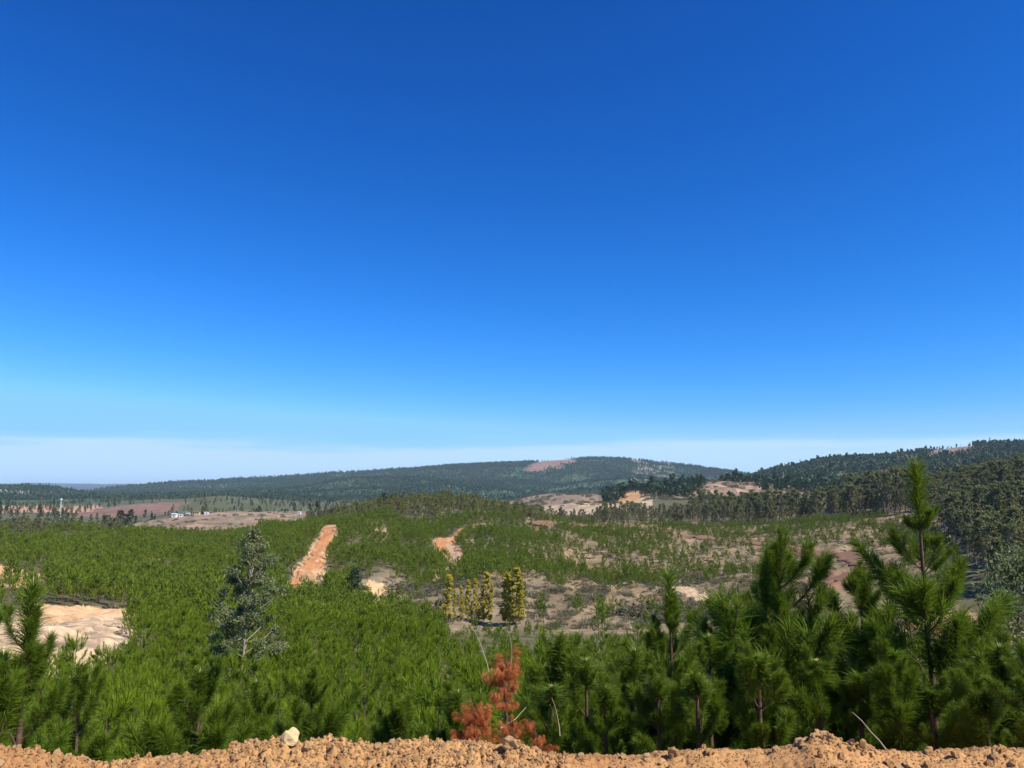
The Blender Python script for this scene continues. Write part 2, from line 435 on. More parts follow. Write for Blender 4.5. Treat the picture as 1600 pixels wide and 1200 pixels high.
def cover(x, y, z):
    """base colour of the ground"""
    d = np.hypot(x, y)
    px, py = project(x, y, z)
    front = y > 0.3 * d
    px = np.where(front, px, -5000); 
    jit = onoise(x, y, d, 0.02, 5, 4)
    jit2 = onoise(x, y, d, 0.02, 15, 4)
    hf = onoise(x, y, d, 0.004, 25, 3)
    qx = px + 9 * jit + 7 * hf; qy = py + 5 * jit2 + 2 * hf
    jit = jit + 0.22 * hf; jit2 = jit2 - 0.22 * hf
    C = np.empty(x.shape + (3,))
    def setc(m, c):
        C[m] = c
    C[:] = (0.115, 0.10, 0.05)
    setc(d < 5.5, (0.50, 0.29, 0.15))
    setc((d > 800), (0.10, 0.10, 0.055))
    setc((d > 1800), (0.045, 0.08, 0.04))
    setc((d > 1800) & (d < 6000) & (jit > 0.12), (0.085, 0.115, 0.055))
    # bare dry hillside with sparse saplings
    dry = (px + 70 * vnoise(x / 22, y / 22, 8) + 25 * hf > 800) & (px < 1500) & (d > 105) & (d < 520) & (py < 990)
    setc(dry, (0.235, 0.168, 0.092))
    setc(dry & (jit > 0.18), (0.165, 0.14, 0.07))
    setc(dry & (jit2 > 0.3), (0.285, 0.20, 0.115))
    setc(inside(qx, qy, VALLEY) & (d > 90) & (d < 260), (0.23, 0.175, 0.105))
    setc((d > 480) & (d < 700) & (px > 120) & (px < 570), (0.26, 0.18, 0.12))
    setc((d > 480) & (d < 700) & (px > 120) & (px < 570) & (jit > 0.15), (0.17, 0.14, 0.08))
    setc((d > 480) & (d < 700) & (px > 120) & (px < 570) & (jit2 > 0.3), (0.30, 0.19, 0.13))
    setc((d > 560) & (d < 880) & (px > 760) & (px < 1020), (0.40, 0.30, 0.19))
    setc((d > 880) & (d < 1500) & (px > 740) & (px < 1330), (0.25, 0.17, 0.115))
    setc((d > 880) & (d < 1500) & (px > 740) & (px < 1330) & (jit > 0.15), (0.18, 0.14, 0.09))
    setc((d > 1200) & (d < 2100) & (px > -100) & (px < 160) & (qy > 790), (0.42, 0.24, 0.14))
    setc((d > 1150) & (d < 2300) & (px > 255) & (px < 560), (0.10, 0.105, 0.05))
    setc(inside(qx, py + 1.5 * jit2, RED_FIELD) & (d > 900) & (d < 2200), (0.20, 0.115, 0.085))
    setc(inside(qx, py + 2 * jit2, CLEARCUT) & (d > 3000), (0.25, 0.145, 0.10))
    setc(inside(qx, py + 3 * jit2, PATCHY) & (d > 3000) & (jit + hf > 0.12), (0.34, 0.24, 0.18))
    setc((px > 985) & (px < 1180) & (d > 3000) & (d < 5300) & (jit > 0.25), (0.16, 0.13, 0.09))
    setc(inside(qx, py + 2 * jit2, RIDGE_BARE) & (d > 1500), (0.26, 0.16, 0.13))
    setc(inside(qx, py + 3 * jit2, RIGHT_BARE) & (d > 1100), (0.36, 0.22, 0.15))
    setc((px > 1180) & (d > 1200) & (d < 2500) & (jit > 0.22), (0.16, 0.13, 0.085))
    setc((px > -200) & (px < 45) & (d > 2600) & (d < 3600) & (jit > 0.05) & (py < 770) & (py > 763), (0.38, 0.28, 0.22))
    setc((px > 60) & (px < 330) & (d > 2600) & (d < 5000) & (jit > 0.05), (0.15, 0.12, 0.08))
    setc(inside(qx, py + 4 * jit2, ORANGE_CLIFF) & (d > 850) & (d < 1400), (0.52, 0.29, 0.13))
    setc(inside(qx, py + 2 * jit2, YELLOW_PATCH) & (d > 800) & (d < 1300), (0.60, 0.43, 0.2))
    setc((px > 1060) & (px < 1190) & (d > 900) & (d < 1300) & (jit2 > 0.1), (0.42, 0.27, 0.18))
    setc((d > 8000), (0.06, 0.07, 0.08))
    # bare clay
    setc(inside(qx, qy, CLEARING) & (d > 25) & (d < 140), (0.54, 0.38, 0.215))
    setc(inside(qx, qy, CLEARING) & (d > 25) & (d < 140) & (jit2 > 0.2), (0.46, 0.33, 0.20))
    rut = vnoise(x / 11 + 0.15 * y, y / 0.9 - 0.06 * x, 77) + 0.4 * vnoise(x / 3, y / 0.4, 78)
    cl = inside(qx, qy, CLEARING) & (d > 25) & (d < 140)
    setc(cl & (rut > 0.15), (0.42, 0.29, 0.18))
    setc(cl & (rut > 0.5), (0.26, 0.19, 0.125))
    setc(inside(qx, qy, CLEAR_BANK) & (d > 25) & (d < 160), (0.54, 0.33, 0.17))
    setc(inside(qx, qy, SCAR) & (d > 80) & (d < 260), (0.55, 0.33, 0.16))
    setc(inside(qx, qy, BANK) & (d > 100) & (d < 260), (0.56, 0.36, 0.18))
    setc(inside(qx, qy, STRIPE) & (d > 100) & (d < 260), (0.56, 0.40, 0.23))
    setc(inside(qx, qy, RIGHT_BANK) & (d > 60) & (d < 200), (0.52, 0.30, 0.155))
    for q in SMALL_BANKS:
        setc(inside(qx, qy, q) & (d > 90) & (d < 460) & (jit > -0.25), (0.46, 0.31, 0.19))
    rd = road_dist(x, y)
    setc(inside(qx, qy, APRON) & (d > 100) & (d < 400), (0.30, 0.165, 0.10))
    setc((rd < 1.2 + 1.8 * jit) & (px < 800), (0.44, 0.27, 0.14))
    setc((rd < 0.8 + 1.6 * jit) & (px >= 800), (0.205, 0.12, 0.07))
    return C, jit

# ground sheet: polar grid, fine where the photo looks, coarse elsewhere
az = np.concatenate([np.linspace(-180, -62, 30)[:-1], np.linspace(-62, -37, 40)[:-1], np.linspace(-37, 37, 760), np.linspace(37, 62, 40)[1:], np.linspace(62, 180, 30)[1:]])
rad = np.concatenate([np.exp(np.linspace(math.log(0.5), math.log(8), 24))[:-1], np.exp(np.linspace(math.log(8), math.log(60), 70))[:-1],
                      np.exp(np.linspace(math.log(60), math.log(560), 280))[:-1], np.exp(np.linspace(math.log(560), math.log(5400), 170))[:-1],
                      np.exp(np.linspace(math.log(5400), math.log(25500), 40))])
AZ, RD = np.meshgrid(np.radians(az), rad)
GX, GY = (RD * np.sin(AZ)).ravel(), (RD * np.cos(AZ)).ravel()
GZ = height(GX, GY)
GC, gj = cover(GX, GY, GZ)
# gullies in the bare clay
clay = (GC[:, 0] > 0.41)
gd = np.hypot(GX, GY)
GZ = GZ + np.where(clay & (gd < 70), 0.16 * np.sin(GY * 2.1 + 1.2 * vnoise(GX / 6, GY / 6, 92)), 0) + np.where(clay & (gd < 300), 0.8 * (fbm(GX / 2.2, GY / 5.0, 91, 3)) * sstep(30, 90, gd), 0)
na, nr = len(az), len(rad)
ii = (np.arange(nr - 1)[:, None] * na + np.arange(na - 1)[None, :]).ravel()
quads = np.stack([ii, ii + 1, ii + na + 1, ii + na], 1)[:, ::-1]
colr = np.concatenate([GC, np.ones((len(GC), 1))], 1)
VV = np.stack([GX, GY, GZ], 1)
VV = np.concatenate([VV, [[0, 0, ZC - 1.6]]]); colr = np.concatenate([colr, [[0.5, 0.29, 0.15, 1]]])
cen = len(VV) - 1
fan = np.stack([np.arange(na - 1), np.full(na - 1, cen), np.arange(1, na)], 1)

def ground_mat():
    m, nt, out = new_mat('hill_ground')
    p = nt.nodes.new('ShaderNodeBsdfPrincipled'); p.inputs['Roughness'].default_value = 0.95; p.inputs['Specular IOR Level'].default_value = 0.1
    at = nt.nodes.new('ShaderNodeAttribute'); at.attribute_name = 'cover'
    tcn = nt.nodes.new('ShaderNodeTexCoord')
    c = at.outputs['Color']
    fac = None
    for sc_, lo, hi in ((0.011, 0.78, 1.2), (0.09, 0.75, 1.25), (0.55, 0.72, 1.28), (6.0, 0.8, 1.2)):
        n = nt.nodes.new('ShaderNodeTexNoise'); n.inputs['Scale'].default_value = sc_; n.inputs['Detail'].default_value = 5; n.inputs['Roughness'].default_value = 0.65
        nt.links.new(tcn.outputs['Object'], n.inputs['Vector'])
        r = nt.nodes.new('ShaderNodeMapRange'); r.inputs[1].default_value = 0.3; r.inputs[2].default_value = 0.7; r.inputs[3].default_value = lo; r.inputs[4].default_value = hi
        nt.links.new(n.outputs['Fac'], r.inputs[0])
        v = nt.nodes.new('ShaderNodeVectorMath'); v.operation = 'SCALE'
        nt.links.new(c, v.inputs[0]); nt.links.new(r.outputs[0], v.inputs['Scale'])
        c = v.outputs[0]; last = n
    nt.links.new(c, p.inputs['Base Color'])
    b = nt.nodes.new('ShaderNodeBump'); b.inputs['Strength'].default_value = 0.6; b.inputs['Distance'].default_value = 0.05
    nt.links.new(last.outputs['Fac'], b.inputs['Height']); nt.links.new(b.outputs[0], p.inputs['Normal'])
    nt.links.new(p.outputs[0], out.inputs[0])
    return m
M['ground'] = ground_mat()
g = put('ground', mesh_np('ground', VV, [quads, fan], [M['ground']], True, {'cover': colr}))
tag(g, 'hilly ground of brown litter, bare clay and far forested hills', None, None, 'structure')

# roads draped on the ground
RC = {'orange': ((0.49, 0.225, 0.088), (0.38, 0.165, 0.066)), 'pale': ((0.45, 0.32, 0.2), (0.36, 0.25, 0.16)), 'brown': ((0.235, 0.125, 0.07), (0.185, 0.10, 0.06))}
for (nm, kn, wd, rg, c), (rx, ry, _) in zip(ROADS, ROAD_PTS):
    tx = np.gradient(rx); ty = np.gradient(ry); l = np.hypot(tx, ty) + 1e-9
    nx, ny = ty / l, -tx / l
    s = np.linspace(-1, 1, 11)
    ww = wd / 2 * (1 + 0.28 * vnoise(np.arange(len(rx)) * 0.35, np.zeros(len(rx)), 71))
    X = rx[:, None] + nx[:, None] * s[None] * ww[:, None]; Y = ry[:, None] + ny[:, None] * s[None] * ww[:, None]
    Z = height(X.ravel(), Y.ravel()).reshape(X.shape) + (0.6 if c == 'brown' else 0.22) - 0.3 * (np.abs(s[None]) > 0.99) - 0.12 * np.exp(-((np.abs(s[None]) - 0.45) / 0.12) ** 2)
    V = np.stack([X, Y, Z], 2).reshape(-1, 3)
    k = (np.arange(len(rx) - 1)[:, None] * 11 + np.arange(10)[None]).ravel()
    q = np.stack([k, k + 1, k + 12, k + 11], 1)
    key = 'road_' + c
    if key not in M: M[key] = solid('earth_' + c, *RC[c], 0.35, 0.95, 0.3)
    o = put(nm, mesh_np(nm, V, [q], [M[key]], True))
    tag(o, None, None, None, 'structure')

# ------------------------------------------------------------------ plant building blocks
rng = np.random.default_rng(7)
def unit(v): return v / (np.linalg.norm(v, axis=-1, keepdims=True) + 1e-9)

def tube(P, rad, n=7):
    P = np.asarray(P, float); rad = np.asarray(rad, float)
    T = unit(np.gradient(P, axis=0))
    ref = np.where(np.abs(T[:, 2:3]) > 0.9, [[1., 0, 0]], [[0, 0, 1.]])
    A = unit(np.cross(T, ref)); B = np.cross(T, A)
    ph = np.linspace(0, 2 * math.pi, n, endpoint=False)
    V = P[:, None] + rad[:, None, None] * (A[:, None] * np.cos(ph)[None, :, None] + B[:, None] * np.sin(ph)[None, :, None])
    k = (np.arange(len(P) - 1)[:, None] * n); j = np.arange(n)[None]; j2 = (j + 1) % n
    q = np.stack([k + j, k + j2, k + n + j2, k + n + j], 2).reshape(-1, 4)
    return V.reshape(-1, 3), q

class Geo:
    def __init__(s): s.v = []; s.f3 = []; s.f4 = []; s.t = []; s.n = 0
    def add(s, V, q=None, t=None, tip=None):
        V = np.asarray(V, float)
        if q is not None: s.f4.append(np.asarray(q) + s.n)
        if t is not None: s.f3.append(np.asarray(t) + s.n)
        s.t.append(np.zeros(len(V)) if tip is None else tip)
        s.v.append(V); s.n += len(V)
    def mesh(s, name, mat, smooth=False):
        fs = []
        if s.f4: fs.append(np.concatenate(s.f4))
        if s.f3: fs.append(np.concatenate(s.f3))
        return mesh_np(name, np.concatenate(s.v), fs, [mat], smooth, {'tip': np.concatenate(s.t)})

def needles(geo, P, n, L, w, ang=(30, 55), rr=rng, t0=0.0, droop=0.12, tipv=(0.0, 0.6), seg=2, hang=0.0):
    """needles along the shoot polyline P"""
    P = np.asarray(P, float)
    seglen = np.linalg.norm(np.diff(P, axis=0), axis=1); cum = np.concatenate([[0], np.cumsum(seglen)])
    t = t0 + (1 - t0) * rr.random(n) ** 0.85
    s = t * cum[-1]
    B = np.stack([np.interp(s, cum, P[:, k]) for k in range(3)], 1)
    Tg = unit(np.gradient(P, axis=0))
    T = unit(np.stack([np.interp(s, cum, Tg[:, k]) for k in range(3)], 1))
    A = unit(np.cross(T, rr.normal(size=(n, 3)))); 
    al = np.radians(rr.uniform(ang[0], ang[1], n))[:, None] * (1 - 0.45 * (t[:, None] ** 4))
    D = np.cos(al) * T + np.sin(al) * A
    if hang:
        D = unit(D * 0.2 + np.array([0, 0, -hang]) + 0.34 * rr.normal(size=D.shape)); B = B + 0.012 * rr.normal(size=B.shape)
    ln = L * rr.uniform(0.5, 1.15, n)[:, None]
    W = unit(np.cross(D, rr.normal(size=(n, 3)))) * (w * 0.5)
    tip = np.clip(tipv[0] + (tipv[1] - tipv[0]) * t + 0.15 * rr.normal(size=n), 0, 1)
    if seg == 2:
        m = B + D * ln * 0.5
        e = m + unit(D + np.array([0, 0, -droop * 2]) * rr.uniform(0.3, 1.4, n)[:, None]) * ln * 0.5
        V = np.stack([B - W * .6, B + W * .6, m - W, m + W, e], 1).reshape(-1, 3)
        k = np.arange(n)[:, None] * 5
        F3 = np.concatenate([k + [0, 1, 3], k + [0, 3, 2], k + [2, 3, 4]])
        geo.add(V, t=F3, tip=np.repeat(tip, 5))
    else:
        e = B + D * ln
        V = np.stack([B - W, B + W, e], 1).reshape(-1, 3)
        k = np.arange(n)[:, None] * 3
        geo.add(V, t=k + [0, 1, 2], tip=np.repeat(tip, 3))

def arc(p0, d0, d1, L, n=7, wob=0.0, rr=rng):
    """polyline from p0 starting along d0 and bending to d1"""
    t = np.linspace(0, 1, n)[:, None]
    D = unit(np.asarray(d0)[None] * (1 - t) + np.asarray(d1)[None] * t)
    D = unit(D + wob * rr.normal(size=D.shape))
    P = np.asarray(p0)[None] + np.concatenate([[[0, 0, 0]], np.cumsum(D[:-1] * L / (n - 1), axis=0)])
    return P

def leaf_tris(geo, C, size, rr, out=None, aspect=0.5, tip=None, flat=0.0):
    """leaf blades (two triangles each) at the points C"""
    n = len(C)
    D = unit(rr.normal(size=(n, 3)) + (0 if out is None else out))
    D[:, 2] *= (1 - flat); D = unit(D)
    S = unit(np.cross(D, rr.normal(size=(n, 3))))
    l = (size * rr.uniform(0.6, 1.3, n))[:, None]
    a = C - D * l * .5; b = C + D * l * .5; m = C + S * l * aspect * .5; m2 = C - S * l * aspect * .5 + np.cross(D, S) * l * 0.12
    V = np.stack([a, m, b, m2], 1).reshape(-1, 3)
    k = np.arange(n)[:, None] * 4
    geo.add(V, t=np.concatenate([k + [0, 1, 2], k + [0, 2, 3]]), tip=None if tip is None else np.repeat(tip, 4))

def recolour(me, mat):
    m2 = me.copy(); m2.materials[0] = mat; return m2

# ---- near pine pieces: branches reused at their own sizes
def branch_pair(seed, mat, dead=False, dens=1.0):
    rr = np.random.default_rng(seed)
    wood = Geo(); nd = Geo()
    up = rr.uniform(0.9, 1.6) if not dead else -0.8
    P = arc((0, 0, 0), (1, 0, 0.35 if not dead else 0.2), ((1, rr.uniform(-.25, .25), up) if not dead else (0.8, rr.uniform(-.4, .4), 0.1)), 1.0, 9, 0.05, rr)
    r = np.linspace(0.016, 0.005, 9)
    V, q = tube(P, r, 6); wood.add(V, q)
    tv = (0.0, 0.55)
    dr = 0.22 if not dead else 0.6
    hg = 0.9 if dead else 0.0
    ln = 0.20 if not dead else 0.30
    needles(nd, P[1:], int((150 if dead else 430) * dens), ln, 0.0054, (22, 72), rr, 0.05, dr, tv, 2, hg)
    needles(nd, P[-3:], int((50 if dead else 185) * dens), ln, 0.0054, (15, 50), rr, 0.1, dr, (0.3, 0.7), 2, hg)
    for k in range(rr.integers(5, 8) if not dead else 3):
        i = rr.integers(2, 7)
        side = 1 if k % 2 else -1
        T = unit(P[i + 1] - P[i])
        L = rr.uniform(0.28, 0.5) * (1.15 - 0.09 * i)
        Q = arc(P[i], unit(T + np.array([0, side * rr.uniform(.6, 1.1), 0.1])), unit(T + np.array([0, side * .3, 0.9 if not dead else -0.9])), L, 6, 0.05, rr)
        V, q = tube(Q, np.linspace(0.007, 0.0035, 6), 5); wood.add(V, q)
        needles(nd, Q, int((90 if dead else 205) * dens * L / 0.35), ln * 0.95, 0.0054, (22, 70), rr, 0.1, dr, tv, 2, hg)
    return wood.mesh('branch', M['bark']), nd.mesh('needles', mat)

def leader_pair(seed):
    rr = np.random.default_rng(seed)
    wood = Geo(); nd = Geo(); bd = Geo()
    P = arc((0, 0, 0), (0, 0, 1), (rr.uniform(-.06, .06), rr.uniform(-.06, .06), 1), 0.55, 7, 0.01, rr)
    V, q = tube(P, np.linspace(0.010, 0.005, 7), 6); wood.add(V, q)
    needles(nd, P, 620, 0.18, 0.0054, (18, 66), rr, 0.0, 0.2, (0.1, 0.6))
    for k in range(5):
        a = k * 1.3; dv = np.array([math.cos(a) * (.25 if k else 0), math.sin(a) * (.25 if k else 0), 1.0])
        L = 0.11 if k == 0 else rr.uniform(0.06, 0.1)
        Q = np.array([P[-1] + unit(dv) * L * t for t in (0, .3, .7, 1)])
        V, q = tube(Q, [0.0045, 0.0055, 0.0045, 0.001], 6); bd.add(V, q)
    return wood.mesh('leader', M['bark'], True), nd.mesh('needles', M['needle']), bd.mesh('bud', M['bud'], True)

BR = [branch_pair(100 + k, M['needle']) for k in range(7)]
BRL = [(w, recolour(n, M['needle_light'])) for w, n in BR]
LEAD = [leader_pair(200 + k) for k in range(3)]
LEADL = [(w, recolour(n, M['needle_light']), b) for w, n, b in LEAD]
DEADBR = [branch_pair(300 + k, M['dead'], True, 1.0) for k in range(7)]

def trunk_mesh(h, r0, r1, rr, wob=0.02, mat='bark', n=12):
    z = np.linspace(0, h, n)
    P = np.stack([np.cumsum(rr.normal(size=n)) * wob * h / n, np.cumsum(rr.normal(size=n)) * wob * h / n, z], 1)
    P[0] = (0, 0, -0.15)
    gme = Geo(); V, q = tube(P, np.linspace(r0, r1, n), 8); gme.add(V, q)
    return gme.mesh('trunk', M[mat], True), P

def near_pine(px, d, top, label, seed, spread=1.0, step=0.34, first=0.2, full=5, bare=0.0, rise=0.0, light=False):
    rr = np.random.default_rng(seed)
    x, y, z = spot(px, d)
    zt = ZC + slope_of(px, top) * d
    h = max(0.9, zt - z)
    t = thing('young_pine', label, 'pine tree', (x, y, z), rr.uniform(0, 6.28))
    hl = min(0.5, 0.24 * h) if seed in (10, 15, 1) else min(0.34, 0.15 * h)                        # top shoot
    ht = h - hl - 0.06
    me, P = trunk_mesh(ht, 0.016 + 0.008 * h, 0.011, rr)
    put('trunk', me, t)
    top_p = P[-1]
    w, nd, bd = (LEADL if light else LEAD)[seed % 3]
    sl = hl / 0.55
    o = put('leader', w, t, top_p, (0, 0, rr.uniform(0, 6)), (1, 1, sl))
    put('needles', nd, o)
    if seed % 3 != 1 or seed == 1: put('bud', bd, o, (0, 0, 0), (0, 0, 0), (1, 1, 1) if h > 2.4 else (.8, .8, 1))
    zz = ht; k = 0
    while zz > max(first, bare * h):
        f = (ht - zz) / max(h, 0.1)
        L = ((0.24 if seed == 15 else 0.42) + 0.85 * min(1, (ht - zz) / (1.3 if seed == 15 else 1.5))) * spread * min(1.0, 0.45 + h / 4.0)
        n = full + rr.integers(-1, 2)
        a0 = rr.uniform(0, 6.28)
        for j in range(n):
            ll = L * rr.uniform(0.5, 1.3)
            w, nd = (BRL if light else BR)[rr.integers(len(BR))]
            i = np.interp(zz, P[:, 2], np.arange(len(P)))
            bx, by = np.interp(zz, P[:, 2], P[:, 0]), np.interp(zz, P[:, 2], P[:, 1])
            pit = -R(rr.uniform(4, 42 if seed != 15 else 20) * (1.25 - 0.5 * f)) - rise
            b = put('branch', w, t, (bx, by, zz + rr.uniform(-.04, .04)), (rr.uniform(-.5, .5), pit, a0 + j * 6.283 / n + rr.uniform(-.3, .3)), (ll, ll * .95, ll))
            s = min(1.6, 1.0 / max(ll, .62))
            put('needles', nd, b)
        zz -= step * rr.uniform(0.75, 1.2); k += 1
    return t

# ------------------------------------------------------------------ berm
BERM = [(-900, 1162), (-300, 1160), (0, 1158), (60, 1166), (85, 1178), (120, 1183), (190, 1183), (215, 1177), (300, 1168), (360, 1163), (430, 1156), (500, 1156), (560, 1159), (600, 1164), (650, 1160), (720, 1159), (780, 1163), (860, 1170), (920, 1178), (960, 1180), (1000, 1180), (1045, 1171), (1080, 1168), (1150, 1171), (1190, 1168), (1230, 1160), (1270, 1150), (1300, 1150), (1330, 1163), (1380, 1168), (1450, 1169), (1490, 1161), (1530, 1158), (1600, 1162), (1900, 1162), (2500, 1160)]
YB = 3.55
bx_k, bz_k = [], []
for a, b in BERM:
    X = (a - 800) / F; u = (600 - b) / F
    fw = math.cos(TH) - u * math.sin(TH); up = math.sin(TH) + u * math.cos(TH)
    bx_k.append(X / fw * YB); bz_k.append(up / fw * YB)
def berm_z(x, y):
    c = np.interp(x, bx_k, bz_k) - 0.012
    yc = YB + 0.05 * vnoise(x * 1.3, x * 0 + 3, 33)
    front = np.clip((yc - y), 0, 5); back = np.clip(y - yc, 0, 5)
    prof = c - 0.30 * front ** 1.15 - 0.25 * (1 - np.exp(-front * 1.2)) * front - 0.62 * back ** 1.25
    n = 0.034 * fbm(x / 0.22, y / 0.22, 60, 3)
    cl = 1 - 2 * np.abs(vnoise(x / 0.055, y / 0.055, 64)); cl2 = 1 - 2 * np.abs(vnoise(x / 0.024 + 5, y / 0.024, 65)); cl3 = vnoise(x / 0.011, y / 0.011, 66)
    fine = sstep(-0.25, 0.45, fbm(x / 0.5, y / 0.25, 68, 2))
    n = n - (0.006 + 0.013 * fine) * cl - (0.003 + 0.008 * fine) * cl2 + 0.003 * cl3
    base = -1.66 - 0.12 * np.clip(y - 4.3, 0, 5)
    return np.maximum(prof + n, base) + ZC
xs = np.concatenate([np.linspace(-9, -2.75, 130)[:-1], np.linspace(-2.75, 2.75, 900), np.linspace(2.75, 9, 130)[1:]])
ys = np.concatenate([np.linspace(2.0, 3.2, 40)[:-1], np.linspace(3.2, 3.75, 92), np.linspace(3.75, 5.0, 40)[1:]])
BX, BY = np.meshgrid(xs, ys)
BZ = berm_z(BX.ravel(), BY.ravel())
nx_ = len(xs)
ii = (np.arange(len(ys) - 1)[:, None] * nx_ + np.arange(nx_ - 1)[None]).ravel()
q = np.stack([ii, ii + 1, ii + nx_ + 1, ii + nx_], 1)
M['berm'] = solid('loose_orange_dirt', (0.49, 0.275, 0.105), (0.34, 0.155, 0.056), 1.7, 0.97, 0.8)
berm = put('dirt_bank', mesh_np('dirt_bank', np.stack([BX.ravel(), BY.ravel(), BZ], 1), [q], [M['berm']], True))
tag(berm, 'low bank of loose orange dirt and clods along the bottom of the view', None, None, 'structure')

def rock_mesh(name, seed, mat, sub=2, rough=0.22, squash=(1, 1, 0.8), cuts=5):
    import bmesh
    bm = bmesh.new(); bmesh.ops.create_icosphere(bm, subdivisions=sub, radius=1.0)
    rr = np.random.default_rng(seed)
    nrm = unit(rr.normal(size=(cuts, 3))); off = rr.uniform(0.55, 0.85, cuts)
    V = np.array([v.co[:] for v in bm.verts])
    for n, o in zip(nrm, off):
        dd = V @ n
        V = V - np.clip(dd - o, 0, None)[:, None] * n
    V = V * (1 + rough * (vnoise(V[:, 0] * 2.3 + seed, V[:, 1] * 2.3 + V[:, 2] * 1.7, seed))[:, None])
    V = V * np.array(squash)
    for v, c in zip(bm.verts, V): v.co = c
    me = bpy.data.meshes.new(name); bm.to_mesh(me); bm.free()
    me.materials.append(mat)
    return me
CL = [rock_mesh('clod', 500 + k, M['clod'], 2, 0.5, (1, .9, .75), 3) for k in range(8)]
LUMP = [rock_mesh('clod', 520 + k, M['clod'], 3, 0.55, (1, .85, .7), 3) for k in range(4)]
rr = np.random.default_rng(77)
for k in range(300):
    s = 0.006 + 0.016 * rr.random() ** 3
    x = rr.uniform(-2.65, 2.65); y = YB + rr.uniform(-0.22, 0.05)
    z = float(berm_z(np.array([x]), np.array([y]))[0])
    put('clod', CL[rr.integers(8)], berm, (x, y, z + s * 0.25), tuple(rr.uniform(0, 6.28, 3)), (s * rr.uniform(.8, 1.3), s, s * rr.uniform(.8, 1.1)))
def on_berm(px, back=0.0):
    y = YB + back
    x = np.interp(px, [a for a, b in BERM], bx_k) * y / YB
    return x, y, float(berm_z(np.array([x]), np.array([y]))[0])
for px, s, dy in ((525, 0.046, 0), (1285, 0.040, 0.02), (1300, 0.03, 0.0), (1270, 0.028, 0.0), (1327, 0.030, -.05), (400, 0.040, 0), (365, 0.03, .0), (585, 0.028, 0), (556, .026, 0), (480, .034, -.03), (975, .03, 0), (1050, .045, 0), (1110, .03, -.04), (1210, .03, 0), (735, .028, -.03), (800, .045, -.02), (880, .03, -.02), (1450, .03, -.04), (1560, .035, -.05), (20, .04, -.03), (130, .025, -.02), (270, .03, -.03), (1250, .04, -.02), (655, .03, -.02), (1010, .03, -.01)):
    x, y, z = on_berm(px, dy)
    put('clod', LUMP[rr.integers(4)], berm, (x, y, z + s * 0.1), tuple(rr.uniform(0, 6.28, 3)), (s * .8 * rr.uniform(.9, 1.35), s * .8, s * 0.7))
x, y, z = on_berm(452, -0.02)
yr = put('yellow_rock', rock_mesh('yellow_rock', 1203, M['yellow_rock'], 4, 0.2, (1, .8, .95), 7), None, (x, y, z + 0.03), (0.1, 0.5, 0.4), (0.046, 0.042, 0.047))
tag(yr, 'pale yellow angular rock sitting on the crest of the orange dirt bank', 'rock')

# ------------------------------------------------------------------ instanced masses
def scatter(name, label, pts, rotz, scl, pid, protos):
    """one object of 'stuff': geometry-node instances of the plant meshes"""
    me = bpy.data.meshes.new(name)
    n = len(pts)
    me.vertices.add(n); me.vertices.foreach_set('co', np.asarray(pts, np.float32).ravel())
    rot = np.zeros((n, 3), np.float32); rz = np.asarray(rotz)
    if rz.ndim == 2: rot[:] = rz
    else: rot[:, 2] = rz
    a = me.attributes.new('rot', 'FLOAT_VECTOR', 'POINT'); a.data.foreach_set('vector', rot.ravel())
    a = me.attributes.new('scl', 'FLOAT_VECTOR', 'POINT'); a.data.foreach_set('vector', np.asarray(scl, np.float32).ravel())
    a = me.attributes.new('pid', 'INT', 'POINT'); a.data.foreach_set('value', np.asarray(pid, np.int32))
    o = put(name, me)
    ng = bpy.data.node_groups.new(name, 'GeometryNodeTree')
    ng.interface.new_socket('Geometry', in_out='INPUT', socket_type='NodeSocketGeometry')
    ng.interface.new_socket('Geometry', in_out='OUTPUT', socket_type='NodeSocketGeometry')
    N = ng.nodes.new; Lk = ng.links.new
    gi = N('NodeGroupInput'); go = N('NodeGroupOutput'); jn = N('GeometryNodeJoinGeometry')
    ar = N('GeometryNodeInputNamedAttribute'); ar.data_type = 'FLOAT_VECTOR'; ar.inputs['Name'].default_value = 'rot'
    asc = N('GeometryNodeInputNamedAttribute'); asc.data_type = 'FLOAT_VECTOR'; asc.inputs['Name'].default_value = 'scl'
    ap = N('GeometryNodeInputNamedAttribute'); ap.data_type = 'INT'; ap.inputs['Name'].default_value = 'pid'
    for k, pr in enumerate(protos):
        ob = bpy.data.objects.new(name + '_plant', pr)
        oi = N('GeometryNodeObjectInfo'); oi.inputs['Object'].default_value = ob; oi.inputs['As Instance'].default_value = True
        cp = N('FunctionNodeCompare'); cp.data_type = 'INT'; cp.operation = 'EQUAL'
        ints = [s for s in cp.inputs if s.type == 'INT']
        Lk(ap.outputs['Attribute'], ints[0]); ints[1].default_value = k
        ip = N('GeometryNodeInstanceOnPoints')
        Lk(gi.outputs[0], ip.inputs['Points']); Lk(cp.outputs[0], ip.inputs['Selection']); Lk(oi.outputs['Geometry'], ip.inputs['Instance'])
        Lk(ar.outputs['Attribute'], ip.inputs['Rotation']); Lk(asc.outputs['Attribute'], ip.inputs['Scale'])
        Lk(ip.outputs[0], jn.inputs[0])
    Lk(jn.outputs[0], go.inputs[0])
    md = o.modifiers.new('scatter', 'NODES'); md.node_group = ng
    tag(o, label, None, None, 'stuff')
    return o

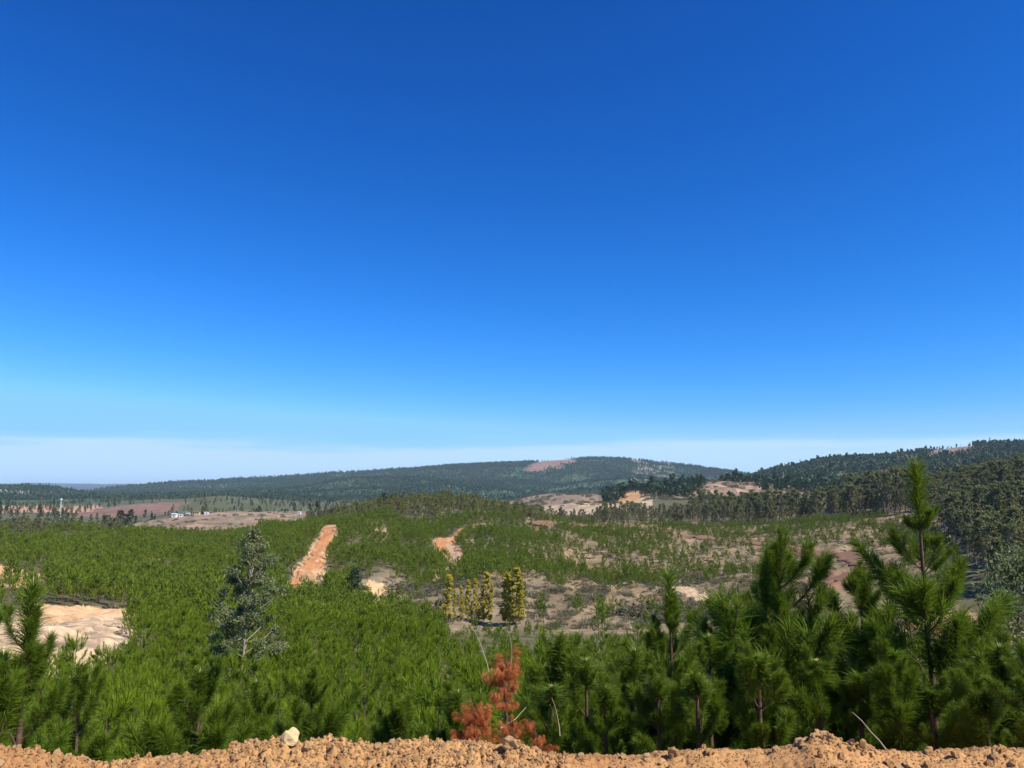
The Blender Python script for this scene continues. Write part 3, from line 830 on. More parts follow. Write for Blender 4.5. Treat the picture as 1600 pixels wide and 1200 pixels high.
def two_part(wood, crown, mw, mc):
    """one mesh of a whole plant for the instanced masses"""
    gme = Geo()
    fs4, fs3 = [], []
    V = wood.v + crown.v
    off = wood.n
    nf_w = 0; quads_, tris_ = [], []
    mi = []
    q4 = np.concatenate(wood.f4) if wood.f4 else np.zeros((0, 4), int)
    t3 = np.concatenate(crown.f3) + off
    return mesh_np('plant', np.concatenate(V), [q4, t3], [mw, mc], False, {'tip': np.concatenate(wood.t + crown.t)}, np.concatenate([np.zeros(len(q4)), np.ones(len(t3))]))

def pine_geo(seed, nn, w, L, shoots, h=2.5, seg=1):
    rr = np.random.default_rng(seed)
    wood = Geo(); cr = Geo()
    P = arc((0, 0, -0.1), (0, 0, 1), (rr.uniform(-.08, .08), rr.uniform(-.08, .08), 1), h * 0.8, 6, 0.02, rr)
    V, q = tube(P, np.linspace(0.035, 0.012, 6), 5); wood.add(V, q)
    top = P[-1]
    Q = arc(top, (0, 0, 1), (0, 0, 1), h * 0.2, 4, 0.03, rr)
    needles(cr, Q, int(nn * 1.3), L, w, (15, 45), rr, 0, 0.1, (0.3, 0.9), seg)
    zs = np.sort(rr.uniform(0.06, 0.80, shoots)); zs = np.round(zs * 7) / 7 + rr.uniform(-.02, .02, shoots)
    zs = np.clip(zs, 0.05, 0.8)
    for z0 in zs:
        a = rr.uniform(0, 6.283)
        base = np.array([np.interp(z0 * h, P[:, 2], P[:, 0]), np.interp(z0 * h, P[:, 2], P[:, 1]), z0 * h])
        reach = (0.30 + 0.85 * (0.95 - z0)) * h * 0.37 * rr.uniform(0.6, 1.15)
        out = np.array([math.cos(a), math.sin(a), 0.35])
        S = arc(base, out, np.array([math.cos(a) * .15, math.sin(a) * .15, 1.0]), reach * 1.25, 6, 0.04, rr)
        needles(cr, S, nn, L, w, (20, 62), rr, 0.25, 0.1, (-0.25, 0.95), seg)
        if rr.random() < 0.75:
            b = a + rr.choice([-1, 1]) * rr.uniform(.6, 1.0)
            S2 = arc(S[2], np.array([math.cos(b), math.sin(b), 0.5]), np.array([0, 0, 1.0]), reach * 0.7, 5, 0.04, rr)
            needles(cr, S2, int(nn * .7), L, w, (20, 55), rr, 0.1, 0.1, (0.1, 0.85), seg)
    return wood, cr

MIDG = [pine_geo(700 + k, 90, 0.011, 0.17, 40) for k in range(6)]
MID = [(a.mesh('trunk', M['bark'], True), b.mesh('crown', M['pine_mid'])) for a, b in MIDG]
MID1 = [two_part(a, b, M['bark'], M['pine_mid']) for a, b in MIDG]
FARG = [pine_geo(800 + k, 15, 0.055, 0.27, 28) for k in range(6)]
FARP = [(a.mesh('trunk', M['bark'], True), b.mesh('crown', M['pine_far'])) for a, b in FARG]
FAR1 = [two_part(a, b, M['bark'], M['pine_far']) for a, b in FARG]

def leafy_geo(seed, h, wid, nclump, per, size, base=0.25, limbs=7, sharp=0.8, col_r=0.5, trunk_r=0.02, aspect=0.5, cone=False):
    """broadleaf tree: trunk, limbs and irregular leaf clumps with gaps between"""
    rr = np.random.default_rng(seed)
    wood = Geo(); cr = Geo()
    P = arc((0, 0, -0.2), (0, 0, 1), (rr.uniform(-.12, .12), rr.uniform(-.12, .12), 1), h * 0.93, 9, 0.03, rr)
    V, q = tube(P, np.linspace(h * trunk_r, h * 0.003, 9), 6); wood.add(V, q)
    for k in range(nclump):
        t = base + (1 - base) * (k + rr.random()) / nclump
        c0 = np.array([np.interp(t * h, P[:, 2], P[:, 0]), np.interp(t * h, P[:, 2], P[:, 1]), min(t, 0.92) * h])
        env = wid * (1 - ((t - base) / (1 - base)) ** 2 * sharp) * (0.55 + 0.45 * min(1, (t - base + 0.08) * 5))
        if cone:
            env = wid * (1.0 - 0.45 * t) * min(1.0, (1.02 - t) * 5) * (0.55 + 0.7 * rr.random()); c0[2] = t * h * 0.96
        a = rr.uniform(0, 6.283); rd = env * rr.uniform(0.15, 1.0) ** 0.6
        c = c0 + np.array([math.cos(a) * rd, math.sin(a) * rd, h * rr.uniform(0.0, 0.07)])
        if k % max(1, nclump // (limbs + 1)) == 0 or rd > env * .75:
            b0 = c0 - np.array([0, 0, h * 0.07])
            S = arc(b0, unit(c - b0 + np.array([0, 0, -.2])), unit(c - b0 + np.array([0, 0, .5])), np.linalg.norm(c - b0), 5, 0.03, rr)
            V, q = tube(S, np.linspace(h * trunk_r * .38, h * .0025, 5), 5); wood.add(V, q)
        s = wid * rr.uniform(0.2, 0.42) * col_r * 2
        pts = rr.normal(size=(per, 3)); pts = unit(pts) * (rr.random((per, 1)) ** 0.45) * s
        pts[:, 2] *= 0.8
        o = unit(pts + 1e-6)
        leaf_tris(cr, c + pts, size, rr, o * 0.5 + np.array([0, 0, -0.35]), aspect, np.clip(rr.normal(0.35, 0.3, per) + 0.3 * (pts[:, 2] / s), 0, 1))
    return wood, cr

EUCG = [leafy_geo(900 + k, 12.0, 1.6 + 0.2 * (k % 3), 38, 36, 0.46, 0.26 + 0.08 * (k % 2), 9, 0.75, 0.44, 0.012) for k in range(6)]
EUC = [(a.mesh('trunk', M['pale_bark'], True), b.mesh('crown', M['euc'])) for a, b in EUCG]
EUC1 = [two_part(a, b, M['pale_bark'], M['euc']) for a, b in EUCG]
M['euc_light'] = foliage('yellowish_eucalyptus_leaves', (0.14, 0.165, 0.04), (0.23, 0.23, 0.055), tip=(0.27, 0.26, 0.075), trans=0.3)
EUCL = [(w, recolour(c, M['euc_light'])) for w, c in EUC]
EUC1L = [two_part(a, b, M['pale_bark'], M['euc_light']) for a, b in EUCG]
DKG = [leafy_geo(950 + k, 10.0, 2.4, 34, 26, 0.7, 0.08, 6, 0.95, 0.5, 0.012) for k in range(3)]
DK = [(a.mesh('trunk', M['bark'], True), b.mesh('crown', M['dark_tree'])) for a, b in DKG]
DK1 = [two_part(a, b, M['bark'], M['dark_tree']) for a, b in DKG]

def shrub_geo(seed, n=420, size=0.2):
    rr = np.random.default_rng(seed)
    wood = Geo(); cr = Geo()
    for k in range(6):
        a = k + rr.uniform(0, .6)
        S = arc((0, 0, -.05), np.array([math.cos(a), math.sin(a), 1.1]), np.array([math.cos(a) * .8, math.sin(a) * .8, 1.0]), 0.9, 4, 0.1, rr)
        V, q = tube(S, np.linspace(.03, .008, 4), 4); wood.add(V, q)
    ph = rr.uniform(0, 6.283, n); th = rr.random(n) ** 0.6
    r = 0.6 + 0.4 * rr.random(n)
    lump = 1 + 0.28 * np.sin(ph * 3 + seed) + 0.15 * np.sin(ph * 7)
    pts = np.stack([np.cos(ph) * np.sqrt(1 - (1 - th) ** 2) * r * lump, np.sin(ph) * np.sqrt(1 - (1 - th) ** 2) * r * lump, (1 - th) * r * 1.05 + .05], 1)
    leaf_tris(cr, pts, size, rr, unit(pts), 0.4, np.clip(rr.normal(.4, .3, n), 0, 1))
    return wood, cr
SHG = [shrub_geo(1000 + k) for k in range(5)]
SH = [(a.mesh('stem', M['bark'], True), b.mesh('foliage', M['shrub'])) for a, b in SHG]
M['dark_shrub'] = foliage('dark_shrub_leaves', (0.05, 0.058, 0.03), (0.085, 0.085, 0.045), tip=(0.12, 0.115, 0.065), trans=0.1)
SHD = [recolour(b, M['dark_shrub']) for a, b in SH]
SH1 = [two_part(a, b, M['bark'], M['shrub']) for a, b in SHG]

def blob_geo(seed, h=13.0, w=3.6, n=13):
    rr = np.random.default_rng(seed)
    cr = Geo()
    t = rr.random(n) ** 0.8
    a = rr.uniform(0, 6.283, n); r = w * (1 - t * .85) * rr.uniform(.3, 1, n)
    C = np.stack([np.cos(a) * r, np.sin(a) * r, (0.12 + .85 * t) * h], 1)
    leaf_tris(cr, C, 5.2, rr, np.array([0, 0, .3]), 0.8)
    return cr
BLOB = [blob_geo(1100 + k).mesh('plant', M['forest']) for k in range(5)]

def plant(name, label, cat, pair, names, loc, rz, scl, group=None, first={}):
    o = thing(name, label, cat, loc, rz, scl, group)
    for nm, me in zip(names, pair):
        put(nm, me, o)
    return o

# ------------------------------------------------------------------ plantation
def grid_pts(d0, d1, s, seed, jit=0.35, pxlo=-90, pxhi=1700):
    rr = np.random.default_rng(seed)
    a = np.arange(-d1 * 0.75, d1 * 0.75, s); b = np.arange(d0 * 0.7, d1, s)
    X, Y = np.meshgrid(a, b)
    c, sn = math.cos(0.35), math.sin(0.35)
    X = X.ravel() + rr.uniform(-jit, jit, X.size) * s; Y = Y.ravel() + rr.uniform(-jit, jit, Y.size) * s
    d = np.hypot(X, Y)
    m = (d >= d0) & (d < d1)
    X, Y, d = X[m], Y[m], d[m]
    Z = height(X, Y)
    px, py = project(X, Y, Z)
    m = (px > pxlo) & (px < pxhi)
    return X[m], Y[m], Z[m], d[m], px[m], py[m], rr

def any_in(px, py, polys):
    m = np.zeros(px.shape, bool)
    for p in polys: m |= inside(px, py, p)
    return m

GA = grid_pts(9.0, 75, 1.9, 11); GB = grid_pts(75, 470, 2.5, 14)
X, Y, Z, d, px, py = (np.concatenate([a, b]) for a, b in zip(GA[:6], GB[:6])); rr = GA[6]
nz1 = fbm(X / 28, Y / 28, 301, 3); nz2 = fbm(X / 9, Y / 9, 302, 2)
dens = np.full(len(X), 0.94)
dens[(nz2 > 0.42) & (d > 120)] = 0.45
right = (px + 50 * nz1 > 740) & (d > 104)
slope_zone = right & (py < 985)
k = np.clip(0.42 + 0.75 * nz1 + 0.35 * nz2, 0.05, 0.9)
wz = sstep(900, 740, px + 60 * nz1 - 20)
k = k * np.where(px > 1040, 0.62, 0.88) * (1 - wz) + wz * np.clip(0.9 + 0.3 * nz1, 0, 1)
dens = np.where(slope_zone, k, dens)
dens = np.where(slope_zone & (py > 918 + 12 * nz1) & (px > 850), 0.09, dens)
dens = np.where((px > 690) & (py > 935) & (d > 104) & (d < 240), np.where((px < 870) & (d < 134), 0.55, 0.05), dens)
dens = np.where(right & (d > 405) & (d < 465) & (px > 980) & (px < 1330), 0.6 + 0.5 * nz2, dens)
dens = np.where(inside(px, py, VALLEY) & (d > 95) & (d < 260), 0.06, dens)
dens = np.where((px > 520) & (px < 840) & (d > 375), 0.0, dens)
dens = np.where((px < 200) & (d > 330), 0.35, dens)
dens = np.where((px < 520) & (d > 440), 0.0, dens)
dens = np.where(inside(px, py, GROVE) & (d > 150), 0.0, dens)
dens = np.where((px > 1500) & (d > 150), 0.0, dens)
mid_r = (px + 40 * nz1 > 690) & (d > 72) & (d <= 104)
dens = np.where(mid_r, 0.55, dens)
jx = px + 8 * nz2; jy = py + 4 * nz1
hole = any_in(jx, jy, [CLEARING, CLEAR_BANK]) & (d > 25) & (d < 150)
hole |= any_in(jx, jy, [SCAR, BANK, STRIPE, RIGHT_BANK]) & (d > 60)
hole |= any_in(jx + 14 * nz1, jy + 5 * nz2, SMALL_BANKS) & (d > 90) & (rr.random(len(X)) < 0.75)
# nothing may stand in front of the clearing and hide it
hole |= road_dist(X, Y) < np.where(px > 820, 6.0, 1.0)
hole |= inside(px, py, [(436, 905), (512, 905), (512, 934), (440, 934)]) & (d > 90)
hole |= inside(px, py, [(-90, 893), (70, 893), (72, 940), (-90, 935)]) & (d > 95) & (rr.random(len(X)) < 0.92)
hole |= inside(px, py, APRON) & (d > 100) & (rr.random(len(X)) < 0.93)
keep = (rr.random(len(X)) < dens) & ~hole
X, Y, Z, d, px, py = (a[keep] for a in (X, Y, Z, d, px, py))
sc = rr.triangular(0.55, 0.95, 1.3, len(X)) * np.where(d > 104, np.where(px > 850, 1.45, 1.5), 1.12) * np.where((px > 690) & (d < 104) & (d > 25), 0.74, 1.0) * np.where((px > 690) & (d < 106) & (d > 72), 0.62, 1.0) * np.where((px > 690) & (px < 870) & (d >= 106) & (d < 134), 0.42, 1.0)
sc *= np.where(d < 14, 0.8, 1.0)
sz = sc * rr.uniform(0.9, 1.35, len(X)) * (1 + 0.15 * fbm(X / 7, Y / 7, 303, 2))
# the young pines below the left clearing are short, so the clearing shows over them
lim = (px > -90) & (px < 215) & (d > 20) & (d < 74)
smax = np.clip((py - (1026 + 24 * fbm(X / 2.5, Y / 2.5, 304, 2) - 0.10 * px)) * d / F / 2.6, 0, 9)
lim2 = (px > 1430) & (d > 22) & (d < 74)
smax2 = np.clip((py - (1006 + 10 * fbm(X / 2.5, Y / 2.5, 305, 2))) * d / F / 2.6, 0, 9)
cut = np.where(lim, np.minimum(1, smax / sz), np.where(lim2, np.minimum(1, smax2 / sz), 1))
sz = sz * cut; sc = sc * np.sqrt(np.maximum(cut, 1e-3))
ok = (sz > 0.3)
X, Y, Z, d, px, py, sc, sz = (a[ok] for a in (X, Y, Z, d, px, py, sc, sz))
pid = rr.integers(0, 6, len(X)); rz = rr.uniform(0, 6.283, len(X))
onview = (px > -20) & (px < 1620)
# nearest 300 of the dense plantation and 300 of the sparse hillside are trees of their own
order = np.argsort(np.where(onview & (d < 104), d, 1e9))[:290]
hs = (px > 850) & (px < 1480) & (d > 110) & onview
order2 = np.argsort(np.where(hs, d, 1e9))[:290]
single = np.zeros(len(X), bool); single[order] = True; single[order2] = True
def zone(p):
    return 'left of the silvery eucalyptus' if p < 345 else 'below the silvery eucalyptus' if p < 440 else 'left of the dead pine' if p < 740 else 'right of the dead pine' if p < 1060 else 'behind the tallest pines'
for i in order:
    w = ('close behind the dirt bank, ' if d[i] < 17 else 'down the slope, ') + zone(px[i])
    plant('plantation_pine', 'young bright green pine ' + w, 'pine tree', MID[pid[i]], ('trunk', 'crown'),
          (X[i], Y[i], Z[i]), rz[i], (sc[i], sc[i], sz[i]), 'plantation pines ' + w)
for i in order2:
    w = 'right of the yellow poplars' if px[i] < 1000 else 'above the striped pale clay' if px[i] < 1200 else 'left of the tallest pine'
    plant('hillside_pine', 'small young pine standing apart on the bare brown hillside ' + w, 'pine tree', FARP[pid[i]], ('trunk', 'crown'),
          (X[i], Y[i], Z[i]), rz[i], (sc[i], sc[i], sz[i]), 'young pines scattered on the brown hillside ' + w)
rest = ~single
nearm = rest & (d < 75); farm = rest & (d >= 75)
sel = rest
pid2 = np.where(d < 75, pid, pid + 6)
scatter('pine_plantation', 'mass of young green pines covering the valley slopes', np.stack([X, Y, Z], 1)[sel], rz[sel], np.stack([sc, sc, sz], 1)[sel], pid2[sel], MID1 + FAR1)

# ------------------------------------------------------------------ eucalyptus woods
X, Y, Z, d, px, py, rr = grid_pts(150, 700, 3.6, 12, 0.5)
n1 = fbm(X / 25, Y / 25, 311, 3)
grove = inside(px, py, GROVE) & (d > 150) & (d < 640)
hill = (px > 520) & (px < 850) & (d > 380) & (d < 470)
row = (px > 830) & (px < 985) & (d > 455) & (d < 500)
band = (px > 930) & (px < 1345) & (d > 470) & (d < 540)
left = (px < 190) & (d > 330) & (d < 560)
left2 = (px > 190) & (px < 320) & (d > 400) & (d < 440)
back = (px > 480) & (px < 560) & (d > 440) & (d < 520)
p = np.select([grove, hill, row, band, left, left2, back], [0.42 + 0.3 * n1, 0.75, 0.5, 0.45 + 0.5 * n1, 0.40, 0.5, 0.7], 0)
p = np.where(grove & (py > 835), 0.85, p)
hh = np.select([grove, hill, row, band, left, left2, back], [14.5, 6.8, 8.0, 10.5, 7.0, 5.0, 6.0], 5.0)
hh = np.where(grove & (py > 845), 10.5, hh)
hh = np.where(band & (px > 1080), 17.0, hh)
hh = np.where(grove & (px < 1430) & (d > 380), 21.0, hh)
keep = rr.random(len(X)) < p
keep &= road_dist(X, Y) > 2
X, Y, Z, d, px, py, hh, grove, hill, band, left = (a[keep] for a in (X, Y, Z, d, px, py, hh, grove, hill, band, left))
hh = hh * rr.uniform(0.5, 1.2, len(X))
sc = hh / 12.0; wd = sc * rr.uniform(0.85, 1.25, len(X)) * np.where(hh < 9, 1.25, 1.0)
pid = rr.integers(0, 6, len(X)); rz = rr.uniform(0, 6.283, len(X))
onview = (px > -20) & (px < 1620)
order = np.argsort(np.where(onview, d / hh, 1e9))[:300]
for i in order:
    if grove[i]:
        w = 'left of the tallest pine' if px[i] < 1425 else 'right of the tallest pine' if px[i] < 1530 else 'at the right edge'
        l = ('tall olive eucalyptus rising against the far hill, ' if d[i] > 330 else 'olive eucalyptus low in the grove, ') + w
        gname = 'eucalyptus grove: ' + l
    elif band[i]:
        w = 'under the orange cliffs' if px[i] < 1060 else 'under the bare dry hilltop' if px[i] < 1210 else 'joining the right grove'
        l = 'olive eucalyptus in the belt behind the brown hillside, ' + w; gname = 'eucalyptus belt ' + w
    elif hill[i]: l, gname = 'small yellowish eucalyptus on the wooded knoll behind the dirt roads', 'eucalyptus trees on the wooded knoll'
    else: l, gname = 'olive tree standing among the woods at the valley edge', 'olive trees at the valley edge'
    plant('eucalyptus', l, 'eucalyptus tree', (EUCL if hill[i] else EUC)[pid[i]], ('trunk', 'crown'), (X[i], Y[i], Z[i]), rz[i], (wd[i], wd[i], sc[i]), gname)
m = np.ones(len(X), bool); m[order] = False
scatter('eucalyptus_woods', 'mass of olive eucalyptus trees on the knoll and right slope', np.stack([X, Y, Z], 1)[m], rz[m], np.stack([wd, wd, sc], 1)[m], np.where(hill, pid + 6, pid)[m], EUC1 + EUC1L)

# ------------------------------------------------------------------ far forest
def area_pts(n, d0, d1, p0, p1, seed):
    rr = np.random.default_rng(seed)
    d = np.sqrt(rr.uniform(d0 * d0, d1 * d1, n))
    a = rr.uniform(math.atan((p0 - 800) / F), math.atan((p1 - 800) / F), n)
    x, y = np.sin(a) * d, np.cos(a) * d
    z = height(x, y)
    px, py = project(x, y, z)
    return x, y, z, d, px, py, rr
def far_wood(name, label, n, d0, d1, p0, p1, seed, avoid, thr, protos, s0, s1, lam):
    x, y, z, d, px, py, rr = area_pts(n, d0, d1, p0, p1, seed)
    j = onoise(x, y, d, 0.02, 5, 4); j2 = onoise(x, y, d, 0.02, 15, 4)
    hf = onoise(x, y, d, 0.004, 25, 3)
    ok = ~any_in(px + 9 * j + 7 * hf + 4 * rr.normal(size=n), py + 2 * j2 + rr.normal(size=n), avoid)
    j = j + 0.22 * hf
    f = fbm(x / lam, y / lam, seed, 3)
    ok &= (f + 0.25 * rr.normal(size=n)) > thr
    ok &= ~((px > 985) & (px < 1180) & (d > 3000) & (j > 0.25))
    ok &= ~((px > 1180) & (d > 1200) & (d < 2500) & (j > 0.22) & (rr.random(n) < .7))
    ok &= ~(any_in(px + 9 * j + 14 * hf, py + 3 * j2, [PATCHY]) & (d > 3000) & (j + hf > 0.0))
    s = rr.uniform(s0, s1, ok.sum()) * np.where(rr.random(ok.sum()) < np.where(d[ok] > 4750, 0.22, 0.05), 1.6, 1.0)
    scatter(name, label, np.stack([x, y, z], 1)[ok], rr.uniform(0, 6.28, ok.sum()), np.stack([s * 1.1, s * 1.1, s], 1), rr.integers(0, len(protos), ok.sum()), protos)
far_wood('forest_on_far_hill', 'dark blue green forest covering the long far hill', 120000, 2300, 5250, -60, 1260, 21, [CLEARCUT], -0.42, BLOB, 0.45, 0.95, 260)
far_wood('forest_on_right_hill', 'dark forest covering the far hill on the right', 13000, 1150, 2500, 1120, 1700, 22, [RIDGE_BARE, RIGHT_BARE], -0.35, BLOB + EUC1[:2], 0.45, 1.0, 120)
far_wood('woods_behind_brown_hill', 'olive woods behind the brown bare hill', 3200, 760, 2300, -60, 760, 23, [RED_FIELD], 0.0, DK1 + EUC1[:3], 0.5, 0.95, 90)
far_wood('trees_on_dry_hill', 'dark pines scattered over the dry hill with orange cliffs', 5200, 880, 1450, 940, 1400, 24, [ORANGE_CLIFF, YELLOW_PATCH, [(1085, 778), (1100, 751), (1185, 757), (1195, 778)], [(1010, 790), (1050, 776), (1085, 780), (1080, 795)]], -0.2, DK1 + BLOB[:2], 0.5, 0.95, 60)
far_wood('bushes_on_dry_hill', 'small dark bushes dotted over the dry hill', 3000, 820, 1300, 750, 1330, 25, [ORANGE_CLIFF], 0.0, SH1, 1.6, 3.2, 50)
far_wood('bushes_on_brown_hill', 'low bushes dotted over the bare brown hill', 420, 490, 680, 150, 540, 26, [], 0.05, SH1, 0.7, 1.5, 40)

# ------------------------------------------------------------------ shrubs on the valley side
X, Y, Z, d, px, py, rr = grid_pts(95, 420, 3.0, 13, 0.5)
zone = ((px > 830) & (px < 1300) & (py > 900) & (py < 985)) | (inside(px, py, VALLEY))
zone2 = (px > 800) & (px < 1480) & (py < 900)
keep = rr.random(len(X)) < np.where(zone, 0.34, np.where(zone2, 0.045, 0))
keep &= (road_dist(X, Y) > 1.5) & ~any_in(px, py, [STRIPE, BANK])
X, Y, Z, d, px, py = (a[keep] for a in (X, Y, Z, d, px, py))
s = rr.uniform(0.5, 1.3, len(X)) * np.where(py > 895, 1.5, 1.0); pid = rr.integers(0, 5, len(X)); rz = rr.uniform(0, 6.28, len(X))
order = np.argsort(d / s)[:220]
for i in order:
    w = 'around the orange clay bank' if px[i] < 690 else 'round the yellow poplars' if px[i] < 850 else 'below the striped pale clay' if py[i] > 905 else 'among the hillside saplings'
    plant('grey_shrub', 'rounded grey green shrub ' + w, 'shrub', SH[pid[i]], ('stem', 'foliage'), (X[i], Y[i], Z[i]), rz[i], (s[i] * 1.1, s[i] * 1.1, s[i] * .85), 'grey shrubs ' + w)
m = np.ones(len(X), bool); m[order] = False
if m.any():
    scatter('scrub', 'low grey scrub on the brown hillside', np.stack([X, Y, Z], 1)[m], rz[m], np.stack([s, s, s * .8], 1)[m], pid[m], SH1)
bx, by, bz, bd, bqx, bqy, rr = area_pts(9000, 108, 430, 780, 1420, 31)
m = (rr.random(len(bx)) < np.clip(0.5 + fbm(bx / 8, by / 8, 306, 3), 0.1, 1)) & (bqy < 985) & (road_dist(bx, by) > 0.6) & ~any_in(bqx, bqy, [STRIPE, APRON])
s = rr.uniform(0.25, 0.75, m.sum())
M['dry_brush'] = foliage('dry_brush_leaves', (0.10, 0.075, 0.042), (0.17, 0.13, 0.07), tip=(0.13, 0.125, 0.055), trans=0.1)
BRUSH = [recolour(p_, M['bark']) for p_ in SH1]
for p_ in BRUSH: p_.materials[1] = M['dry_brush']
scatter('dry_brush', 'low dry brown brush dotted over the bare hillside', np.stack([bx, by, bz], 1)[m], rr.uniform(0, 6.28, m.sum()), np.stack([s, s, s * .7], 1), rr.integers(0, 5, m.sum()), BRUSH)
for px_, py_, s_, l in ((988, 968, 4.2, 'large dark grey shrub in the hollow in front of the brown hillside'), (1015, 955, 3.2, 'broad dark shrub just left of the tall light green pine tip'),
                        (1095, 968, 4.0, 'dark shrub in the shaded hollow below the pale striped clay'), (930, 938, 2.8, 'grey leafless bush on the open brown slope'),
                        (630, 925, 3.4, 'wide grey brown thicket right of the orange clay bank'), (1128, 948, 2.3, 'round green bush at the lower end of the pale striped clay')):
    x, y, z = hit(px_, py_, 95, 300)
    plant('large_shrub', l, 'shrub', (SH[int(px_) % 5][0], SHD[int(px_) % 5]), ('stem', 'foliage'), (x, y, z - .1), 1.0, (s_ * 1.2, s_ * 1.1, s_ * .8))

# yellow poplars
POPG = [leafy_geo(1300 + k, 8.0, 0.8, 80, 56, 0.27, 0.03, 7, 0.75, 0.36, 0.006, 0.85) for k in range(4)]
POP = [(a.mesh('trunk', M['pale_bark'], True), b.mesh('crown', M['poplar'])) for a, b in POPG]
for k, (px_, py_, top, w, l) in enumerate(((699, 972, 906, .95, 'leftmost yellow poplar standing apart in the valley bottom'), (722, 972, 920, .6, 'short slim yellow poplar beside the low one near the left end'),
        (710, 973, 926, .55, 'low yellow poplar between the leftmost one and the short slim one'), (745, 974, 912, .6, 'slim yellow poplar left of the forked one'),
        (766, 974, 918, .6, 'low yellow poplar right of the forked one'), (797, 976, 908, .7, 'yellow poplar squeezed between the two tallest at the right end'), (814, 975, 912, .6, 'small yellow poplar at the very right end of the row'),
        (733, 972, 913, .7, 'yellow poplar close beside the short slim one'), (756, 974, 903, .85, 'yellow poplar with a forked top in the middle of the row'),
        (790, 975, 902, .9, 'left one of the two touching yellow poplars at the right end of the row'), (806, 975, 897, 1.0, 'tallest yellow poplar at the right end of the row'))):
    x, y, z = hit(px_, py_, 105, 200)
    dd = math.hypot(x, y); h = (py_ - top) * dd / F * 1.06
    plant('yellow_poplar', l, 'poplar tree', POP[k % 4], ('trunk', 'crown'), (x, y, z), k * 1.7, (1.35 * w * h / 8, 1.35 * w * h / 8, h / 8), 'yellow poplars in the valley bottom')

# ------------------------------------------------------------------ single trees
def single_tree(name, label, px_, d_, top, geo, mats, wx=1.0, h0=10.0, cat='tree'):
    x, y, z = spot(px_, d_)
    h = ZC + slope_of(px_, top) * d_ - z
    a, b = geo
    o = thing(name, label, cat, (x, y, z), 0.4, (wx * h / h0, wx * h / h0, h / h0))
    put('trunk', a.mesh('trunk', M[mats[0]], True), o); put('crown', b.mesh('crown', M[mats[1]]), o)
    return o
single_tree('silvery_eucalyptus', 'large silvery leaved eucalyptus rising alone out of the young pines', 388, 44, 834, leafy_geo(1411, 10.0, 2.5, 150, 160, 0.17, 0.0, 14, 0.8, 0.27, 0.008, 0.42, True), ('pale_bark', 'euc_near'), 1.0, 10.0, 'eucalyptus tree')
single_tree('silvery_eucalyptus', 'silvery eucalyptus cut by the right edge of the view behind the pines', 1598, 34, 868, leafy_geo(1412, 7.0, 2.3, 90, 130, 0.17, 0.02, 10, 0.7, 0.42, 0.009, 0.42), ('pale_bark', 'euc_near'), 1.0, 7.0, 'eucalyptus tree')
single_tree('dark_conifer', 'dark conifer beside the orange clay bank in the valley', 556, 142, 888, leafy_geo(1421, 10, 3.6, 40, 40, 0.6, 0.03, 6, .9, .5, .012), ('bark', 'dark_tree'), 1.0, 10.0, 'conifer')
for k, (px_, d_, top, w, l) in enumerate(((192, 560, 797, 1.5, 'dark dense conifer left of the brown bare hill, left of a pair'), (206, 560, 795, 1.2, 'dark dense conifer left of the brown bare hill, right of a pair'),
        (168, 520, 806, 1.2, 'smaller dark conifer further left of the brown hill'), (600, 430, 770, 1.1, 'dark conifer topping the wooded knoll, left of its summit'), (612, 432, 772, 1.0, 'dark conifer on the wooded knoll beside the summit tree'),
        (497, 640, 783, 1.3, 'dark conifer at the right end of the brown bare hill'), (485, 655, 786, 1.0, 'smaller dark conifer at the right end of the brown bare hill'))):
    single_tree('dark_conifer', l, px_, d_, top, DKG[k % 3], ('bark', 'dark_tree'), w, 10.0, 'conifer')

# ------------------------------------------------------------------ farm buildings and mast
def box(geo, x0, x1, y0, y1, z0, z1):
    V = [(x, y, z) for z in (z0, z1) for y in (y0, y1) for x in (x0, x1)]
    geo.add(V, q=[(0, 2, 3, 1), (4, 5, 7, 6), (0, 1, 5, 4), (2, 6, 7, 3), (0, 4, 6, 2), (1, 3, 7, 5)])
def shed(px_, py_, w, dp, h, rh, wall, roof, name, label, openings=2):
    x, y, z = hit(px_, py_, 470, 700)
    t = thing(name, label, 'farm building', (x, y, z - 0.1), -0.1 + 0.12 * (px_ % 3))
    gme = Geo(); box(gme, -w / 2, w / 2, -dp / 2, dp / 2, -0.5, h); put('wall', gme.mesh('wall', M[wall]), t)
    gme = Geo()
    V = [(-w / 2 - .3, -dp / 2 - .3, h + .003), (w / 2 + .3, -dp / 2 - .3, h + .003), (w / 2 + .3, dp / 2 + .3, h + .003), (-w / 2 - .3, dp / 2 + .3, h + .003), (-w / 2 - .3, 0, h + rh), (w / 2 + .3, 0, h + rh)]
    gme.add(V, q=[(0, 1, 5, 4), (2, 3, 4, 5), (0, 3, 2, 1)], t=[(0, 4, 3), (1, 2, 5)]); put('roof', gme.mesh('roof', M[roof]), t)
    for k in range(openings):
        xo = -w / 2 + w * (k + .5) / openings
        gme = Geo(); box(gme, xo - .25, xo + .25, -dp / 2 - .06, -dp / 2 + .02, 0.0 if k == 0 else .9, h * .72)
        put('door' if k == 0 else 'window', gme.mesh('opening', M['dark_opening']), t)
shed(273, 805, 3.4, 2.4, 1.9, .35, 'white_wall', 'white_wall', 'white_shed', 'bright white box shaped shed, leftmost of the farm buildings on the brown hill', 1)
shed(283, 805, 2.4, 2, 1.1, .3, 'white_wall', 'tin_roof', 'low_shed', 'low white shed right of the bright white box shed', 1)
shed(294, 804, 2.4, 2, 1.3, .4, 'white_wall', 'tin_roof', 'tin_roof_shed', 'small white shed with a tin roof, left of the tan farmhouse', 1)
